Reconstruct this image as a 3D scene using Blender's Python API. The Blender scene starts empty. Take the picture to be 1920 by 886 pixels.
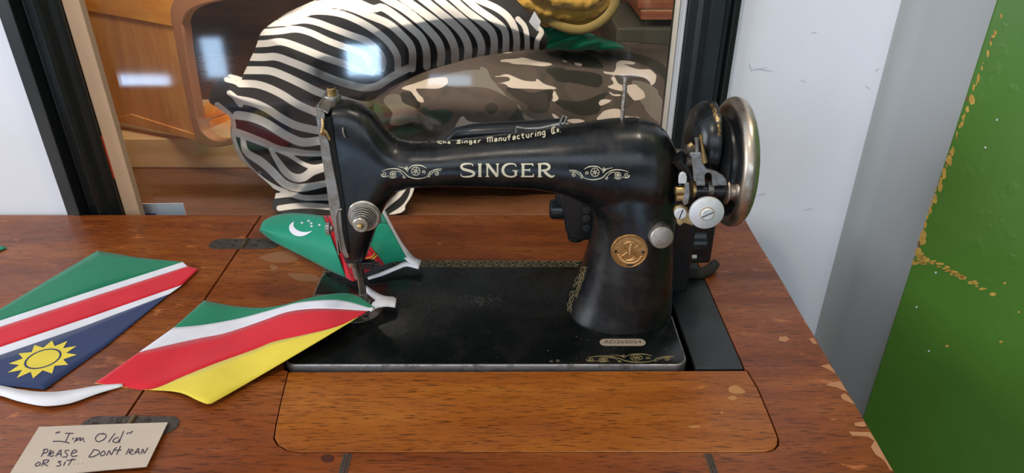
import bpy, bmesh, math, random
import numpy as np
from mathutils import Vector, Matrix
from mathutils.bvhtree import BVHTree

random.seed(7)
SC = bpy.context.scene
COL = SC.collection
# ------------------------------------------------------------------ camera
F = 1326.0
PITCH = math.radians(29.1)
CP, SP = math.cos(PITCH), math.sin(PITCH)
T = 0.76                       # table top height
BT = T + 0.004                 # machine bed top
CZ = BT + 0.422
cam = bpy.data.cameras.new('camera')
cam.sensor_width = 36.0
cam.lens = F / 1920 * 36.0
cam.clip_start = 0.02
camo = bpy.data.objects.new('camera', cam)
camo.location = (0, 0, CZ)
camo.rotation_euler = (math.radians(90) - PITCH, 0, 0)
COL.objects.link(camo)
SC.camera = camo
# ------------------------------------------------------------------ view, world, lights
SC.view_settings.view_transform = 'Standard'
SC.view_settings.look = 'None'
SC.view_settings.gamma = 1.0
SC.view_settings.use_curve_mapping = False
SC.view_settings.exposure = 0.45
SC.cycles.use_denoising = True
SC.cycles.max_bounces = 8
SC.cycles.transparent_max_bounces = 12
w = bpy.data.worlds.new('world')
SC.world = w
w.use_nodes = True
w.node_tree.nodes['Background'].inputs[0].default_value = (0.75, 0.85, 1.0, 1)
w.node_tree.nodes['Background'].inputs[1].default_value = 0.3


def area(name, loc, rot, sx, sy, power, col):
    l = bpy.data.lights.new(name, 'AREA')
    l.shape = 'RECTANGLE'
    l.size = sx
    l.size_y = sy
    l.energy = power
    l.color = col
    o = bpy.data.objects.new(name, l)
    o.location = loc
    o.rotation_euler = rot
    COL.objects.link(o)
    return o


RY = -1.35                     # rear wall of the room, behind the camera
DAY = (0.72, 0.86, 1.0)
R90 = math.radians(90)
# daylight coming through the panes of the shop front behind the camera (x0, x1, z0, z1, strength)
PANES = [(-1.50, -0.80, 1.30, 2.05, 7), (-0.70, 0.0, 1.30, 2.05, 7), (0.10, 0.80, 1.30, 2.05, 7)]
# low glazing of the shop door and window
LOWP = [(-1.80, -1.50, 0.16, 0.30, 30), (-1.36, -1.24, 0.27, 0.46, 28), (-0.73, -0.57, 0.28, 0.43, 60), (-0.42, -0.18, 0.22, 0.30, 14), (-0.40, -0.20, 0.04, 0.17, 42), (0.48, 0.60, 0.17, 0.29, 50), (0.38, 0.72, 0.03, 0.13, 40)]
for x0, x1, z0, z1, st in PANES + LOWP:
    area('daylight', ((x0 + x1) / 2, RY - 0.02, (z0 + z1) / 2), (R90, 0, 0), x1 - x0, z1 - z0, st * (x1 - x0) * (z1 - z0), DAY if z0 > 1 else (0.50, 0.72, 1.0))
# broad cool light from the left; wall_left has no window opening
area('daylight', (-2.35, -0.2, 1.55), (R90, 0, -R90), 1.4, 1.1, 24, (0.84, 0.90, 1.0))
# ceiling lamps' light
for lx, ly, le in ((0.45, 0.35, 1.7), (-0.55, -0.35, 1.9)):
    l = bpy.data.lights.new('lamp_light', 'SPOT')
    l.energy = le * 9
    l.spot_size = math.radians(150)
    l.spot_blend = 0.6
    l.shadow_soft_size = 0.045
    l.color = (1.0, 0.86, 0.70)
    o = bpy.data.objects.new('lamp_light', l)
    o.location = (lx, ly, 2.33)
    COL.objects.link(o)
# fill lights added inside the case to brighten the goods, no fixture there
area('case_fill', (-0.25, 0.905, 1.38), (math.radians(24), 0, 0), 1.1, 0.05, 6.0, (1.0, 0.88, 0.74))
area('case_fill', (0.0, 1.45, 1.9), (math.radians(-20), 0, 0), 1.4, 0.3, 2.2, (1.0, 0.86, 0.70))


# ------------------------------------------------------------------ projection helpers
def ray(px, py):
    u = (px - 960) / F
    v = (py - 443) / F
    return Vector((u, CP - v * SP, -(SP + v * CP)))


def PZ(px, py, z=T):
    d = ray(px, py)
    return Vector((0, 0, CZ)) + d * ((z - CZ) / d.z)


def PY(px, py, y):
    d = ray(px, py)
    return Vector((0, 0, CZ)) + d * (y / d.y)


CAM = Vector((0, 0, CZ))


# ------------------------------------------------------------------ materials
def mat(name, base=(0.5, 0.5, 0.5), rough=0.5, metal=0.0, spec=0.5, coat=0.0, coat_r=0.1):
    m = bpy.data.materials.new(name)
    m.use_nodes = True
    b = m.node_tree.nodes['Principled BSDF']
    b.inputs['Base Color'].default_value = (*base, 1)
    b.inputs['Roughness'].default_value = rough
    b.inputs['Metallic'].default_value = metal
    b.inputs['Specular IOR Level'].default_value = spec
    b.inputs['Coat Weight'].default_value = coat
    b.inputs['Coat Roughness'].default_value = coat_r
    return m


class N:
    """small node helper"""
    def __init__(s, m):
        s.t = m.node_tree
        s.b = s.t.nodes['Principled BSDF']
        s.tc = s.t.nodes.new('ShaderNodeTexCoord')

    def link(s, a, b):
        s.t.links.new(a, b)

    def coords(s, scale=(1, 1, 1), rot=(0, 0, 0), loc=(0, 0, 0)):
        m = s.t.nodes.new('ShaderNodeMapping')
        m.inputs['Scale'].default_value = scale
        m.inputs['Rotation'].default_value = rot
        m.inputs['Location'].default_value = loc
        s.link(s.tc.outputs['Object'], m.inputs['Vector'])
        return m.outputs[0]

    def noise(s, vec, scale=5, detail=3, rough=0.5, dist=0.0):
        n = s.t.nodes.new('ShaderNodeTexNoise')
        n.inputs['Scale'].default_value = scale
        n.inputs['Detail'].default_value = detail
        n.inputs['Roughness'].default_value = rough
        n.inputs['Distortion'].default_value = dist
        s.link(vec, n.inputs['Vector'])
        return n.outputs['Fac']

    def ramp(s, fac, stops, interp='LINEAR'):
        r = s.t.nodes.new('ShaderNodeValToRGB')
        r.color_ramp.interpolation = interp
        e = r.color_ramp.elements
        while len(e) < len(stops):
            e.new(0.5)
        for i, (p, c) in enumerate(stops):
            e[i].position = p
            e[i].color = (*c, 1) if len(c) == 3 else c
        s.link(fac, r.inputs[0])
        return r.outputs[0]

    def mix(s, fac, a, b, mode='MIX'):
        m = s.t.nodes.new('ShaderNodeMix')
        m.data_type = 'RGBA'
        m.blend_type = mode
        for k, v in ((0, fac), (6, a), (7, b)):
            if hasattr(v, 'links') or isinstance(v, bpy.types.NodeSocket):
                s.link(v, m.inputs[k])
            elif k == 0:
                m.inputs[0].default_value = v
            else:
                m.inputs[k].default_value = (*v, 1)
        return m.outputs[2]

    def attr(s, name):
        a = s.t.nodes.new('ShaderNodeAttribute')
        a.attribute_name = name
        return a.outputs['Fac']

    def math(s, op, a, b=0.0, c=0.0):
        m = s.t.nodes.new('ShaderNodeMath')
        m.operation = op
        for k, v in enumerate((a, b, c)):
            if isinstance(v, bpy.types.NodeSocket):
                s.link(v, m.inputs[k])
            else:
                m.inputs[k].default_value = v
        return m.outputs[0]

    def bump(s, h, strength=0.2, dist=0.001):
        b = s.t.nodes.new('ShaderNodeBump')
        b.inputs['Strength'].default_value = strength
        b.inputs['Distance'].default_value = dist
        s.link(h, b.inputs['Height'])
        s.link(b.outputs[0], s.b.inputs['Normal'])

    def color(s, c):
        s.link(c, s.b.inputs['Base Color'])

    def rough(s, r):
        s.link(r, s.b.inputs['Roughness'])


def wood(name, dark, mid, light, rough=0.3, axis='x', pores=1.0, worn=0.0, coat=0.0, gs=1.0):
    m = mat(name, mid, rough, coat=coat, coat_r=0.12)
    n = N(m)
    sc = {'x': (1, 6, 6), 'y': (6, 1, 6), 'z': (6, 6, 1)}[axis]
    st = {'x': (1, 14, 14), 'y': (14, 1, 14), 'z': (14, 14, 1)}[axis]
    a = n.noise(n.coords(sc), 4 * gs, 5, 0.6, 0.6)
    c = n.ramp(a, [(0.28, dark), (0.5, mid), (0.72, light)])
    bands = n.noise(n.coords(sc), 22 * gs, 4, 0.6, 0.3)
    c = n.mix(n.math('MULTIPLY', n.ramp(bands, [(0.42, (0, 0, 0)), (0.66, (1, 1, 1))]), 0.35), c, dark)
    p = n.noise(n.coords(st), 62 * gs, 2, 0.65, 0.0)
    pf = n.ramp(p, [(0.56, (0, 0, 0)), (0.64, (1, 1, 1))])
    c = n.mix(n.math('MULTIPLY', pf, 0.65 * pores), c, tuple(x * 0.22 for x in dark))
    if worn > 0:
        wn = n.noise(n.coords((1.0, 2.2, 1)), 26, 6, 0.72, 0.4)
        wf = n.ramp(wn, [(0.60, (0, 0, 0)), (0.70, (1, 1, 1))])
        xm = n.t.nodes.new('ShaderNodeSeparateXYZ')
        n.link(n.tc.outputs['Object'], xm.inputs[0])
        g = n.ramp(n.math('ABSOLUTE', n.math('ADD', xm.outputs[0], 0.04)), [(0.12, (0.04, 0.04, 0.04)), (0.32, (1, 1, 1))])
        c = n.mix(n.math('MULTIPLY', n.math('MULTIPLY', wf, g), worn), c, tuple(min(1, x * 2.0 + 0.03) for x in light))
    n.color(c)
    r = n.noise(n.coords((1, 3, 1)), 14, 4, 0.6)
    n.rough(n.ramp(r, [(0.3, (rough * 0.75,) * 3), (0.7, (min(1, rough * 1.35),) * 3)]))
    n.bump(p, 0.12, 0.0004)
    return m


def worn_metal(name, base, stain, rough=0.3, scale=60, metal=1.0, thr=0.5):
    m = mat(name, base, rough, metal)
    n = N(m)
    a = n.noise(n.coords(), scale, 5, 0.7, 0.3)
    n.color(n.ramp(a, [(thr - 0.08, base), (thr + 0.15, stain)]))
    n.rough(n.ramp(a, [(0.4, (rough,) * 3), (0.7, (min(1, rough * 1.9),) * 3)]))
    return m


def paint(name, base, amp=0.12, rough=0.6, bump=0.15, scale=6):
    m = mat(name, base, rough)
    n = N(m)
    a = n.noise(n.coords(), scale, 5, 0.6)
    n.color(n.ramp(a, [(0.3, tuple(x * (1 - amp) for x in base)), (0.7, tuple(min(1, x * (1 + amp)) for x in base))]))
    b = n.noise(n.coords(), scale * 18, 3, 0.6)
    n.bump(b, bump, 0.0008)
    return m


M = {}
M['top'] = wood('table_veneer', (0.135, 0.026, 0.004), (0.245, 0.058, 0.009), (0.33, 0.098, 0.018), 0.33, 'x', 1.2, 0.6)
M['leaf'] = wood('leaf_veneer', (0.23, 0.055, 0.005), (0.34, 0.094, 0.009), (0.42, 0.135, 0.016), 0.33, 'x', 1.2, 0.6)
M['body_wood'] = wood('cabinet_side', (0.06, 0.02, 0.01), (0.12, 0.04, 0.02), (0.18, 0.06, 0.03), 0.4, 'z')
M['worn'] = mat('worn_varnish', (0.46, 0.20, 0.065), 0.6)
M['scrape'] = mat('scraped_varnish', (0.27, 0.105, 0.042), 0.55)
M['edge_wood'] = mat('bare_wood', (0.48, 0.22, 0.10), 0.75)
M['pine'] = wood('pine', (0.62, 0.22, 0.05), (0.82, 0.36, 0.095), (0.92, 0.46, 0.15), 0.42, 'z', 0.15, gs=0.8)
M['pine_h'] = wood('pine_top', (0.62, 0.19, 0.02), (0.85, 0.32, 0.045), (0.92, 0.44, 0.08), 0.4, 'x', 0.15, gs=0.8)
M['pine_end'] = mat('pine_end', (0.46, 0.19, 0.085), 0.55)
M['plank'] = wood('plank_wood', (0.62, 0.36, 0.15), (0.74, 0.47, 0.22), (0.82, 0.55, 0.28), 0.5, 'x', 0.15)
M['platform'] = wood('platform_wood', (0.12, 0.045, 0.018), (0.17, 0.068, 0.027), (0.22, 0.09, 0.038), 0.3, 'x', 0.2)
M['strip'] = paint('bare_pine_strip', (0.62, 0.40, 0.24), 0.1, 0.7)
M['dkwood'] = wood('dark_case_wood', (0.035, 0.015, 0.008), (0.08, 0.035, 0.016), (0.14, 0.06, 0.025), 0.5, 'x', 0.3)
M['redwood'] = wood('red_wood', (0.12, 0.03, 0.015), (0.30, 0.09, 0.04), (0.50, 0.2, 0.09), 0.4, 'x', 0.2)
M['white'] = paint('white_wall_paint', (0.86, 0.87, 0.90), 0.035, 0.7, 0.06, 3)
M['grey'] = paint('shaded_wall_paint', (0.42, 0.43, 0.42), 0.04, 0.7, 0.06, 3)  # white wall in shade: the shade is put into this darker colour
M['scuff'] = mat('scuff_grey', (0.60, 0.61, 0.65), 0.8)
M['frame'] = paint('black_green_gloss', (0.008, 0.011, 0.010), 0.25, 0.36, 0.2, 8)
M['whitestrip'] = paint('white_strip', (0.62, 0.62, 0.60), 0.06, 0.6)
M['red'] = mat('red_paint', (0.55, 0.05, 0.02), 0.5)
M['floor'] = paint('floor_concrete', (0.20, 0.18, 0.16), 0.2, 0.6)
M['chip'] = paint('yellow_undercoat', (0.52, 0.30, 0.05), 0.25, 0.7, 0.1, 120)
M['chipbrown'] = mat('brown_undercoat', (0.20, 0.09, 0.04), 0.8)
M['black'] = None
M['chrome'] = worn_metal('worn_nickel', (0.56, 0.49, 0.41), (0.38, 0.29, 0.20), 0.30, 60)
M['steel'] = worn_metal('dull_steel', (0.40, 0.38, 0.35), (0.27, 0.235, 0.20), 0.38, 90)
M['alu'] = worn_metal('bright_disc', (0.80, 0.80, 0.79), (0.70, 0.69, 0.67), 0.55, 120, 0.55)
M['brass'] = worn_metal('aged_brass', (0.62, 0.42, 0.18), (0.35, 0.22, 0.09), 0.32, 120)
M['copper'] = worn_metal('bronze_gilt', (0.55, 0.29, 0.10), (0.40, 0.20, 0.07), 0.36, 160)
M['copper_hi'] = mat('gilt_relief', (0.72, 0.42, 0.17), 0.3, 1.0)
M['bronze'] = worn_metal('dark_bronze_hinge', (0.105, 0.082, 0.065), (0.06, 0.045, 0.035), 0.42, 140, 0.5)
M['hole'] = mat('dark_hole', (0.004, 0.004, 0.004), 0.9)
M['gold'] = mat('gold_transfer', (0.74, 0.66, 0.45), 0.5, 0.15)
M['golddim'] = mat('worn_gold_transfer', (0.33, 0.25, 0.11), 0.5, 0.3)
M['tag'] = mat('serial_brass', (0.55, 0.44, 0.33), 0.42, 0.5)
M['ink'] = mat('marker_ink', (0.035, 0.02, 0.05), 0.7)
M['stampink'] = mat('stamped_figures', (0.05, 0.03, 0.02), 0.6)
M['bakelite'] = mat('black_bakelite', (0.012, 0.013, 0.014), 0.28)
M['ext'] = paint('dull_black_plate', (0.020, 0.023, 0.024), 0.3, 0.42, 0.08, 20)
M['cord'] = mat('cord_fabric', (0.03, 0.025, 0.02), 0.9)
M['card'] = paint('kraft_card', (0.56, 0.45, 0.35), 0.04, 0.85, 0.05, 40)
M['paper'] = paint('white_paper', (0.86, 0.84, 0.83), 0.02, 0.8, 0.03, 20)
M['blue'] = mat('blue_print', (0.04, 0.10, 0.45), 0.7)


def cloth(name, c, rough=0.75):
    m = mat(name, c, rough, spec=0.3)
    m.node_tree.nodes['Principled BSDF'].inputs['Sheen Weight'].default_value = 0.15
    n = N(m)
    a = n.noise(n.coords(), 700, 2, 0.5)
    n.bump(a, 0.1, 0.0003)
    b = n.noise(n.coords(), 30, 3, 0.5)
    n.color(n.ramp(b, [(0.3, tuple(x * 0.93 for x in c)), (0.7, tuple(min(1, x * 1.05) for x in c))]))
    return m


M['f_green'] = cloth('flag_green', (0.008, 0.20, 0.095))
M['f_green2'] = cloth('flag_teal_green', (0.0, 0.26, 0.14), 0.5)
M['f_white'] = cloth('flag_white', (0.78, 0.76, 0.80))
M['f_red'] = cloth('flag_red', (0.66, 0.010, 0.022))
M['f_navy'] = cloth('flag_navy', (0.020, 0.035, 0.11))
M['f_yellow'] = cloth('flag_yellow', (0.80, 0.62, 0.055))
M['f_maroon'] = cloth('flag_maroon', (0.16, 0.01, 0.02))
M['tape'] = cloth('white_tape', (0.82, 0.80, 0.82))
M['scarf'] = cloth('mustard_cloth', (0.44, 0.25, 0.035))
M['scarf2'] = cloth('olive_cloth', (0.28, 0.20, 0.06))
M['g_cloth'] = cloth('green_cloth', (0.0, 0.17, 0.085))


def body_black():
    m = mat('japanned_black', (0.008, 0.008, 0.008), 0.3, 0.0, 0.5)
    n = N(m)
    a = n.noise(n.coords(), 34, 7, 0.75, 0.3)
    c = n.ramp(a, [(0.50, (0.005, 0.0055, 0.006)), (0.60, (0.015, 0.013, 0.010)), (0.78, (0.026, 0.022, 0.016))])
    n.color(c)
    s = n.noise(n.coords(), 190, 6, 0.8, 0.2)
    r = n.math('ADD', n.ramp(a, [(0.42, (0.25,) * 3), (0.62, (0.36,) * 3)]), n.ramp(s, [(0.5, (0, 0, 0)), (0.75, (0.05,) * 3)]))
    n.rough(r)
    n.bump(s, 0.03, 0.0002)
    return m


M['black'] = body_black()


def bed_black():
    m = mat('bed_black', (0.006, 0.007, 0.007), 0.2)
    n = N(m)
    a = n.noise(n.coords(), 24, 6, 0.7, 0.2)
    n.color(n.ramp(a, [(0.5, (0.003, 0.0045, 0.004)), (0.75, (0.009, 0.0085, 0.008))]))
    s = n.noise(n.coords(), 320, 4, 0.8)
    n.rough(n.math('ADD', n.ramp(a, [(0.4, (0.19,) * 3), (0.66, (0.30,) * 3)]), n.ramp(s, [(0.55, (0, 0, 0)), (0.8, (0.2,) * 3)])))
    return m


M['bed'] = bed_black()


def glass_mat():
    m = bpy.data.materials.new('window_glass')
    m.use_nodes = True
    t = m.node_tree
    t.nodes.clear()
    out = t.nodes.new('ShaderNodeOutputMaterial')
    mx = t.nodes.new('ShaderNodeMixShader')
    fr = t.nodes.new('ShaderNodeFresnel')
    fr.inputs[0].default_value = 1.5
    tr = t.nodes.new('ShaderNodeBsdfTransparent')
    tr.inputs[0].default_value = (0.97, 0.98, 0.98, 1)
    gl = t.nodes.new('ShaderNodeBsdfGlossy')
    gl.inputs['Roughness'].default_value = 0.05
    t.links.new(fr.outputs[0], mx.inputs[0])
    t.links.new(tr.outputs[0], mx.inputs[1])
    t.links.new(gl.outputs[0], mx.inputs[2])
    t.links.new(mx.outputs[0], out.inputs[0])
    return m


M['glass'] = glass_mat()


# ------------------------------------------------------------------ object helpers
def put_parent(o, parent):
    if parent is None:
        return
    o.parent = parent
    if parent.type == 'EMPTY':
        o.matrix_parent_inverse = Matrix.Translation(-Vector(parent.location))


def thing(name, label, cat, loc, group=None):
    o = bpy.data.objects.new(name, None)
    o.location = loc
    o.empty_display_size = 0.02
    COL.objects.link(o)
    o['label'] = label
    o['category'] = cat
    if group:
        o['group'] = group
    return o


def tag(o, label, cat, group=None):
    o['label'] = label
    o['category'] = cat
    if group:
        o['group'] = group
    return o


def struct(o):
    o['kind'] = 'structure'
    return o


class MB:
    def __init__(s):
        s.v, s.f, s.mi = [], [], []

    def add(s, vs, fs, mi=0):
        k = len(s.v)
        s.v += [tuple(p) for p in vs]
        s.f += [tuple(i + k for i in f) for f in fs]
        s.mi += [mi] * len(fs)
        return s

    def box(s, a, b, mi=0):
        x0, y0, z0 = a
        x1, y1, z1 = b
        vs = [(x0, y0, z0), (x1, y0, z0), (x1, y1, z0), (x0, y1, z0), (x0, y0, z1), (x1, y0, z1), (x1, y1, z1), (x0, y1, z1)]
        return s.add(vs, [(0, 3, 2, 1), (4, 5, 6, 7), (0, 1, 5, 4), (1, 2, 6, 5), (2, 3, 7, 6), (3, 0, 4, 7)], mi)

    def prism(s, pts, d, mi=0):
        """pts: planar polygon in 3-D, d: extrusion vector"""
        n = len(pts)
        pts = [Vector(p) for p in pts]
        d = Vector(d)
        nrm = Vector((0, 0, 0))
        for i in range(n):
            nrm += pts[i].cross(pts[(i + 1) % n])
        if nrm.dot(d) > 0:
            pts = pts[::-1]
        vs = pts + [p + d for p in pts]
        fs = [tuple(range(n)), tuple(range(2 * n - 1, n - 1, -1))]
        fs += [(i, i + n, (i + 1) % n + n, (i + 1) % n) for i in range(n)]
        return s.add(vs, fs, mi)

    def lathe(s, prof, o, ax, seg=40, mi=0, cap=True, knurl=None):
        """prof: (distance along axis, radius); knurl: (i0, i1, amp, n)"""
        ax = Vector(ax).normalized()
        h = Vector((0, 0, 1)) if abs(ax.z) < 0.9 else Vector((0, 1, 0))
        u = ax.cross(h).normalized()
        v = ax.cross(u)
        o = Vector(o)
        vs, fs = [], []
        for k, (t, r) in enumerate(prof):
            for i in range(seg):
                a = 2 * math.pi * i / seg
                rr = r
                if knurl and knurl[0] <= k <= knurl[1] and i % 2:
                    rr = r - knurl[2]
                vs.append(o + ax * t + (u * math.cos(a) + v * math.sin(a)) * rr)
        n = len(prof)
        for k in range(n - 1):
            for i in range(seg):
                j = (i + 1) % seg
                fs.append((k * seg + i, k * seg + j, (k + 1) * seg + j, (k + 1) * seg + i))
        if cap:
            fs.append(tuple(range(seg - 1, -1, -1)))
            fs.append(tuple((n - 1) * seg + i for i in range(seg)))
        return s.add(vs, fs, mi)

    def cyl(s, a, b, r, r2=None, seg=24, mi=0):
        a, b = Vector(a), Vector(b)
        return s.lathe([(0, r), ((b - a).length, r if r2 is None else r2)], a, b - a, seg, mi)

    def tube(s, pts, r, seg=10, mi=0, flat=1.0, up=None):
        pts = [Vector(p) for p in pts]
        n = len(pts)
        rs = r if isinstance(r, (list, tuple)) else [r] * n
        vs, fs = [], []
        prev = None
        for k, p in enumerate(pts):
            t = (pts[min(k + 1, n - 1)] - pts[max(k - 1, 0)]).normalized()
            if prev is None:
                h = Vector(up) if up else (Vector((0, 0, 1)) if abs(t.z) < 0.9 else Vector((0, 1, 0)))
                u = t.cross(h).normalized()
            else:
                u = (prev - t * prev.dot(t)).normalized()
            prev = u
            v = t.cross(u)
            for i in range(seg):
                a = 2 * math.pi * i / seg
                vs.append(p + u * math.cos(a) * rs[k] + v * math.sin(a) * rs[k] * flat)
        for k in range(n - 1):
            for i in range(seg):
                j = (i + 1) % seg
                fs.append((k * seg + i, k * seg + j, (k + 1) * seg + j, (k + 1) * seg + i))
        fs.append(tuple(range(seg - 1, -1, -1)))
        fs.append(tuple((n - 1) * seg + i for i in range(seg)))
        return s.add(vs, fs, mi)

    def ball(s, c, r, seg=16, mi=0, sc=(1, 1, 1)):
        vs, fs = [], []
        m = seg // 2
        for k in range(m + 1):
            th = math.pi * k / m
            for i in range(seg):
                a = 2 * math.pi * i / seg
                vs.append((c[0] + r * sc[0] * math.sin(th) * math.cos(a), c[1] + r * sc[1] * math.sin(th) * math.sin(a), c[2] + r * sc[2] * math.cos(th)))
        for k in range(m):
            for i in range(seg):
                j = (i + 1) % seg
                fs.append((k * seg + i, (k + 1) * seg + i, (k + 1) * seg + j, k * seg + j))
        return s.add(vs, fs, mi)

    def loft(s, rings, mi=0, cap=True):
        seg = len(rings[0])
        vs = [p for r in rings for p in r]
        fs = []
        for k in range(len(rings) - 1):
            for i in range(seg):
                j = (i + 1) % seg
                fs.append((k * seg + i, k * seg + j, (k + 1) * seg + j, (k + 1) * seg + i))
        if cap:
            fs.append(tuple(range(seg - 1, -1, -1)))
            fs.append(tuple((len(rings) - 1) * seg + i for i in range(seg)))
        return s.add(vs, fs, mi)

    def build(s, name, mats, parent=None, smooth=True, bevel=0.0, seg=2, angle=35, fix=True):
        me = bpy.data.meshes.new(name)
        me.from_pydata([tuple(v) for v in s.v], [], s.f)
        if not isinstance(mats, (list, tuple)):
            mats = [mats]
        for m in mats:
            me.materials.append(m)
        me.polygons.foreach_set('material_index', s.mi)
        if fix:
            bm = bmesh.new()
            bm.from_mesh(me)
            bmesh.ops.recalc_face_normals(bm, faces=bm.faces)
            bm.to_mesh(me)
            bm.free()
        if smooth:
            me.polygons.foreach_set('use_smooth', [True] * len(me.polygons))
            me.set_sharp_from_angle(angle=math.radians(angle))
        me.update()
        o = bpy.data.objects.new(name, me)
        COL.objects.link(o)
        put_parent(o, parent)
        if bevel > 0:
            b = o.modifiers.new('bevel', 'BEVEL')
            b.width = bevel
            b.segments = seg
            b.limit_method = 'ANGLE'
            b.angle_limit = math.radians(40)
            b.harden_normals = False
        return o


def catmull(pts, n=6, closed=False):
    P = [np.array(p, float) for p in pts]
    if len(P) < 3:
        a, b = P[0], P[-1]
        return [a + (b - a) * t for t in np.linspace(0, 1, n + 1)]
    out = []
    m = len(P)
    rng = range(m if closed else m - 1)
    for i in rng:
        p1, p2 = P[i], P[(i + 1) % m]
        p0 = P[i - 1] if (i > 0 or closed) else 2 * p1 - p2
        p3 = P[(i + 2) % m] if (i + 2 < m or closed) else 2 * p2 - p1
        for k in range(n):
            t = k / n
            out.append(0.5 * ((2 * p1) + (-p0 + p2) * t + (2 * p0 - 5 * p1 + 4 * p2 - p3) * t * t + (-p0 + 3 * p1 - 3 * p2 + p3) * t ** 3))
    if not closed:
        out.append(P[-1])
    return out


def resample(pts, n):
    P = np.array([tuple(p) for p in pts], float)
    d = np.r_[0, np.cumsum(np.linalg.norm(np.diff(P, axis=0), axis=1))]
    t = np.linspace(0, d[-1], n)
    return np.stack([np.interp(t, d, P[:, k]) for k in range(P.shape[1])], 1)


def seg_dist(X, Y, poly, closed):
    """distance from points to polyline and nearest points"""
    P = np.array([tuple(p) for p in poly], float)
    A = P if closed else P[:-1]
    B = np.roll(P, -1, 0) if closed else P[1:]
    best = np.full(X.shape, 1e9)
    nx = X.copy()
    ny = Y.copy()
    for a, b in zip(A, B):
        dx, dy = b - a
        L = dx * dx + dy * dy + 1e-9
        t = np.clip(((X - a[0]) * dx + (Y - a[1]) * dy) / L, 0, 1)
        qx, qy = a[0] + t * dx, a[1] + t * dy
        d = (X - qx) ** 2 + (Y - qy) ** 2
        m = d < best
        best = np.where(m, d, best)
        nx = np.where(m, qx, nx)
        ny = np.where(m, qy, ny)
    return np.sqrt(best), nx, ny


def inside(X, Y, poly):
    P = np.array([tuple(p) for p in poly], float)
    r = np.zeros(X.shape, bool)
    n = len(P)
    j = n - 1
    for i in range(n):
        xi, yi = P[i]
        xj, yj = P[j]
        c = ((yi > Y) != (yj > Y)) & (X < (xj - xi) * (Y - yi) / (yj - yi + 1e-12) + xi)
        r ^= c
        j = i
    return r


def sdf(X, Y, poly):
    d, _, _ = seg_dist(X, Y, poly, True)
    return np.where(inside(X, Y, poly), d, -d)


def sheet(name, outline, step, depth, layers, material, back=0.02, parent=None):
    """a bulging cloth body: outline traced in the picture, every point at its own real distance Y"""
    O = np.array([tuple(p) for p in outline], float)
    x0, y0 = O.min(0) - step
    x1, y1 = O.max(0) + step
    xs = np.arange(x0, x1 + step, step)
    ys = np.arange(y0, y1 + step, step)
    X, Y = np.meshgrid(xs, ys)
    ins = inside(X, Y, O)
    D, NX, NY = seg_dist(X, Y, O, True)
    cell = ins[:-1, :-1] | ins[1:, :-1] | ins[:-1, 1:] | ins[1:, 1:]
    use = np.zeros(X.shape, bool)
    use[:-1, :-1] |= cell
    use[1:, :-1] |= cell
    use[:-1, 1:] |= cell
    use[1:, 1:] |= cell
    X = np.where(~ins, NX, X)
    Y = np.where(~ins, NY, Y)
    D = np.where(~ins, 0, D)
    Yw = depth(X, Y, D)
    idx = -np.ones(X.shape, int)
    idx[use] = np.arange(use.sum())
    px, py, yw = X[use], Y[use], Yw[use]
    v = (py - 443) / F
    t = yw / (CP - v * SP)
    V = np.stack([(px - 960) / F * t, yw, CZ - (SP + v * CP) * t], 1)
    n = len(V)
    fs = []
    cnt = {}
    for i, j in zip(*np.nonzero(cell)):
        q = (idx[i, j], idx[i + 1, j], idx[i + 1, j + 1], idx[i, j + 1])
        fs.append(tuple(int(k) for k in q))
        for k in range(4):
            e = (q[k], q[(k + 1) % 4])
            cnt[e] = 1
    Vb = V.copy()
    Vb[:, 1] = Vb[:, 1] + back
    allf = list(fs) + [tuple(k + n for k in f[::-1]) for f in fs]
    for (a, b) in cnt:
        if (b, a) not in cnt:
            allf.append((int(b), int(a), int(a) + n, int(b) + n))
    me = bpy.data.meshes.new(name)
    me.from_pydata(np.vstack([V, Vb]).tolist(), [], allf)
    for k, fn in layers.items():
        at = me.attributes.new(k, 'FLOAT', 'POINT')
        val = fn(px, py)
        at.data.foreach_set('value', np.r_[val, val].astype(np.float32))
    me.materials.append(material)
    me.polygons.foreach_set('use_smooth', [True] * len(me.polygons))
    me.update()
    o = bpy.data.objects.new(name, me)
    COL.objects.link(o)
    put_parent(o, parent)
    return o


def bvh_of(*objs):
    vs, fs = [], []
    for o in objs:
        k = len(vs)
        vs += [v.co.copy() for v in o.data.vertices]
        fs += [tuple(i + k for i in p.vertices) for p in o.data.polygons]
    return BVHTree.FromPolygons(vs, fs)


def hit(bvh, px, py):
    d = ray(px, py).normalized()
    loc, nrm, i, dist = bvh.ray_cast(CAM, d)
    if loc is None:
        return None, None
    if nrm.dot(d) > 0:
        nrm = -nrm
    return loc, nrm


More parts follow.
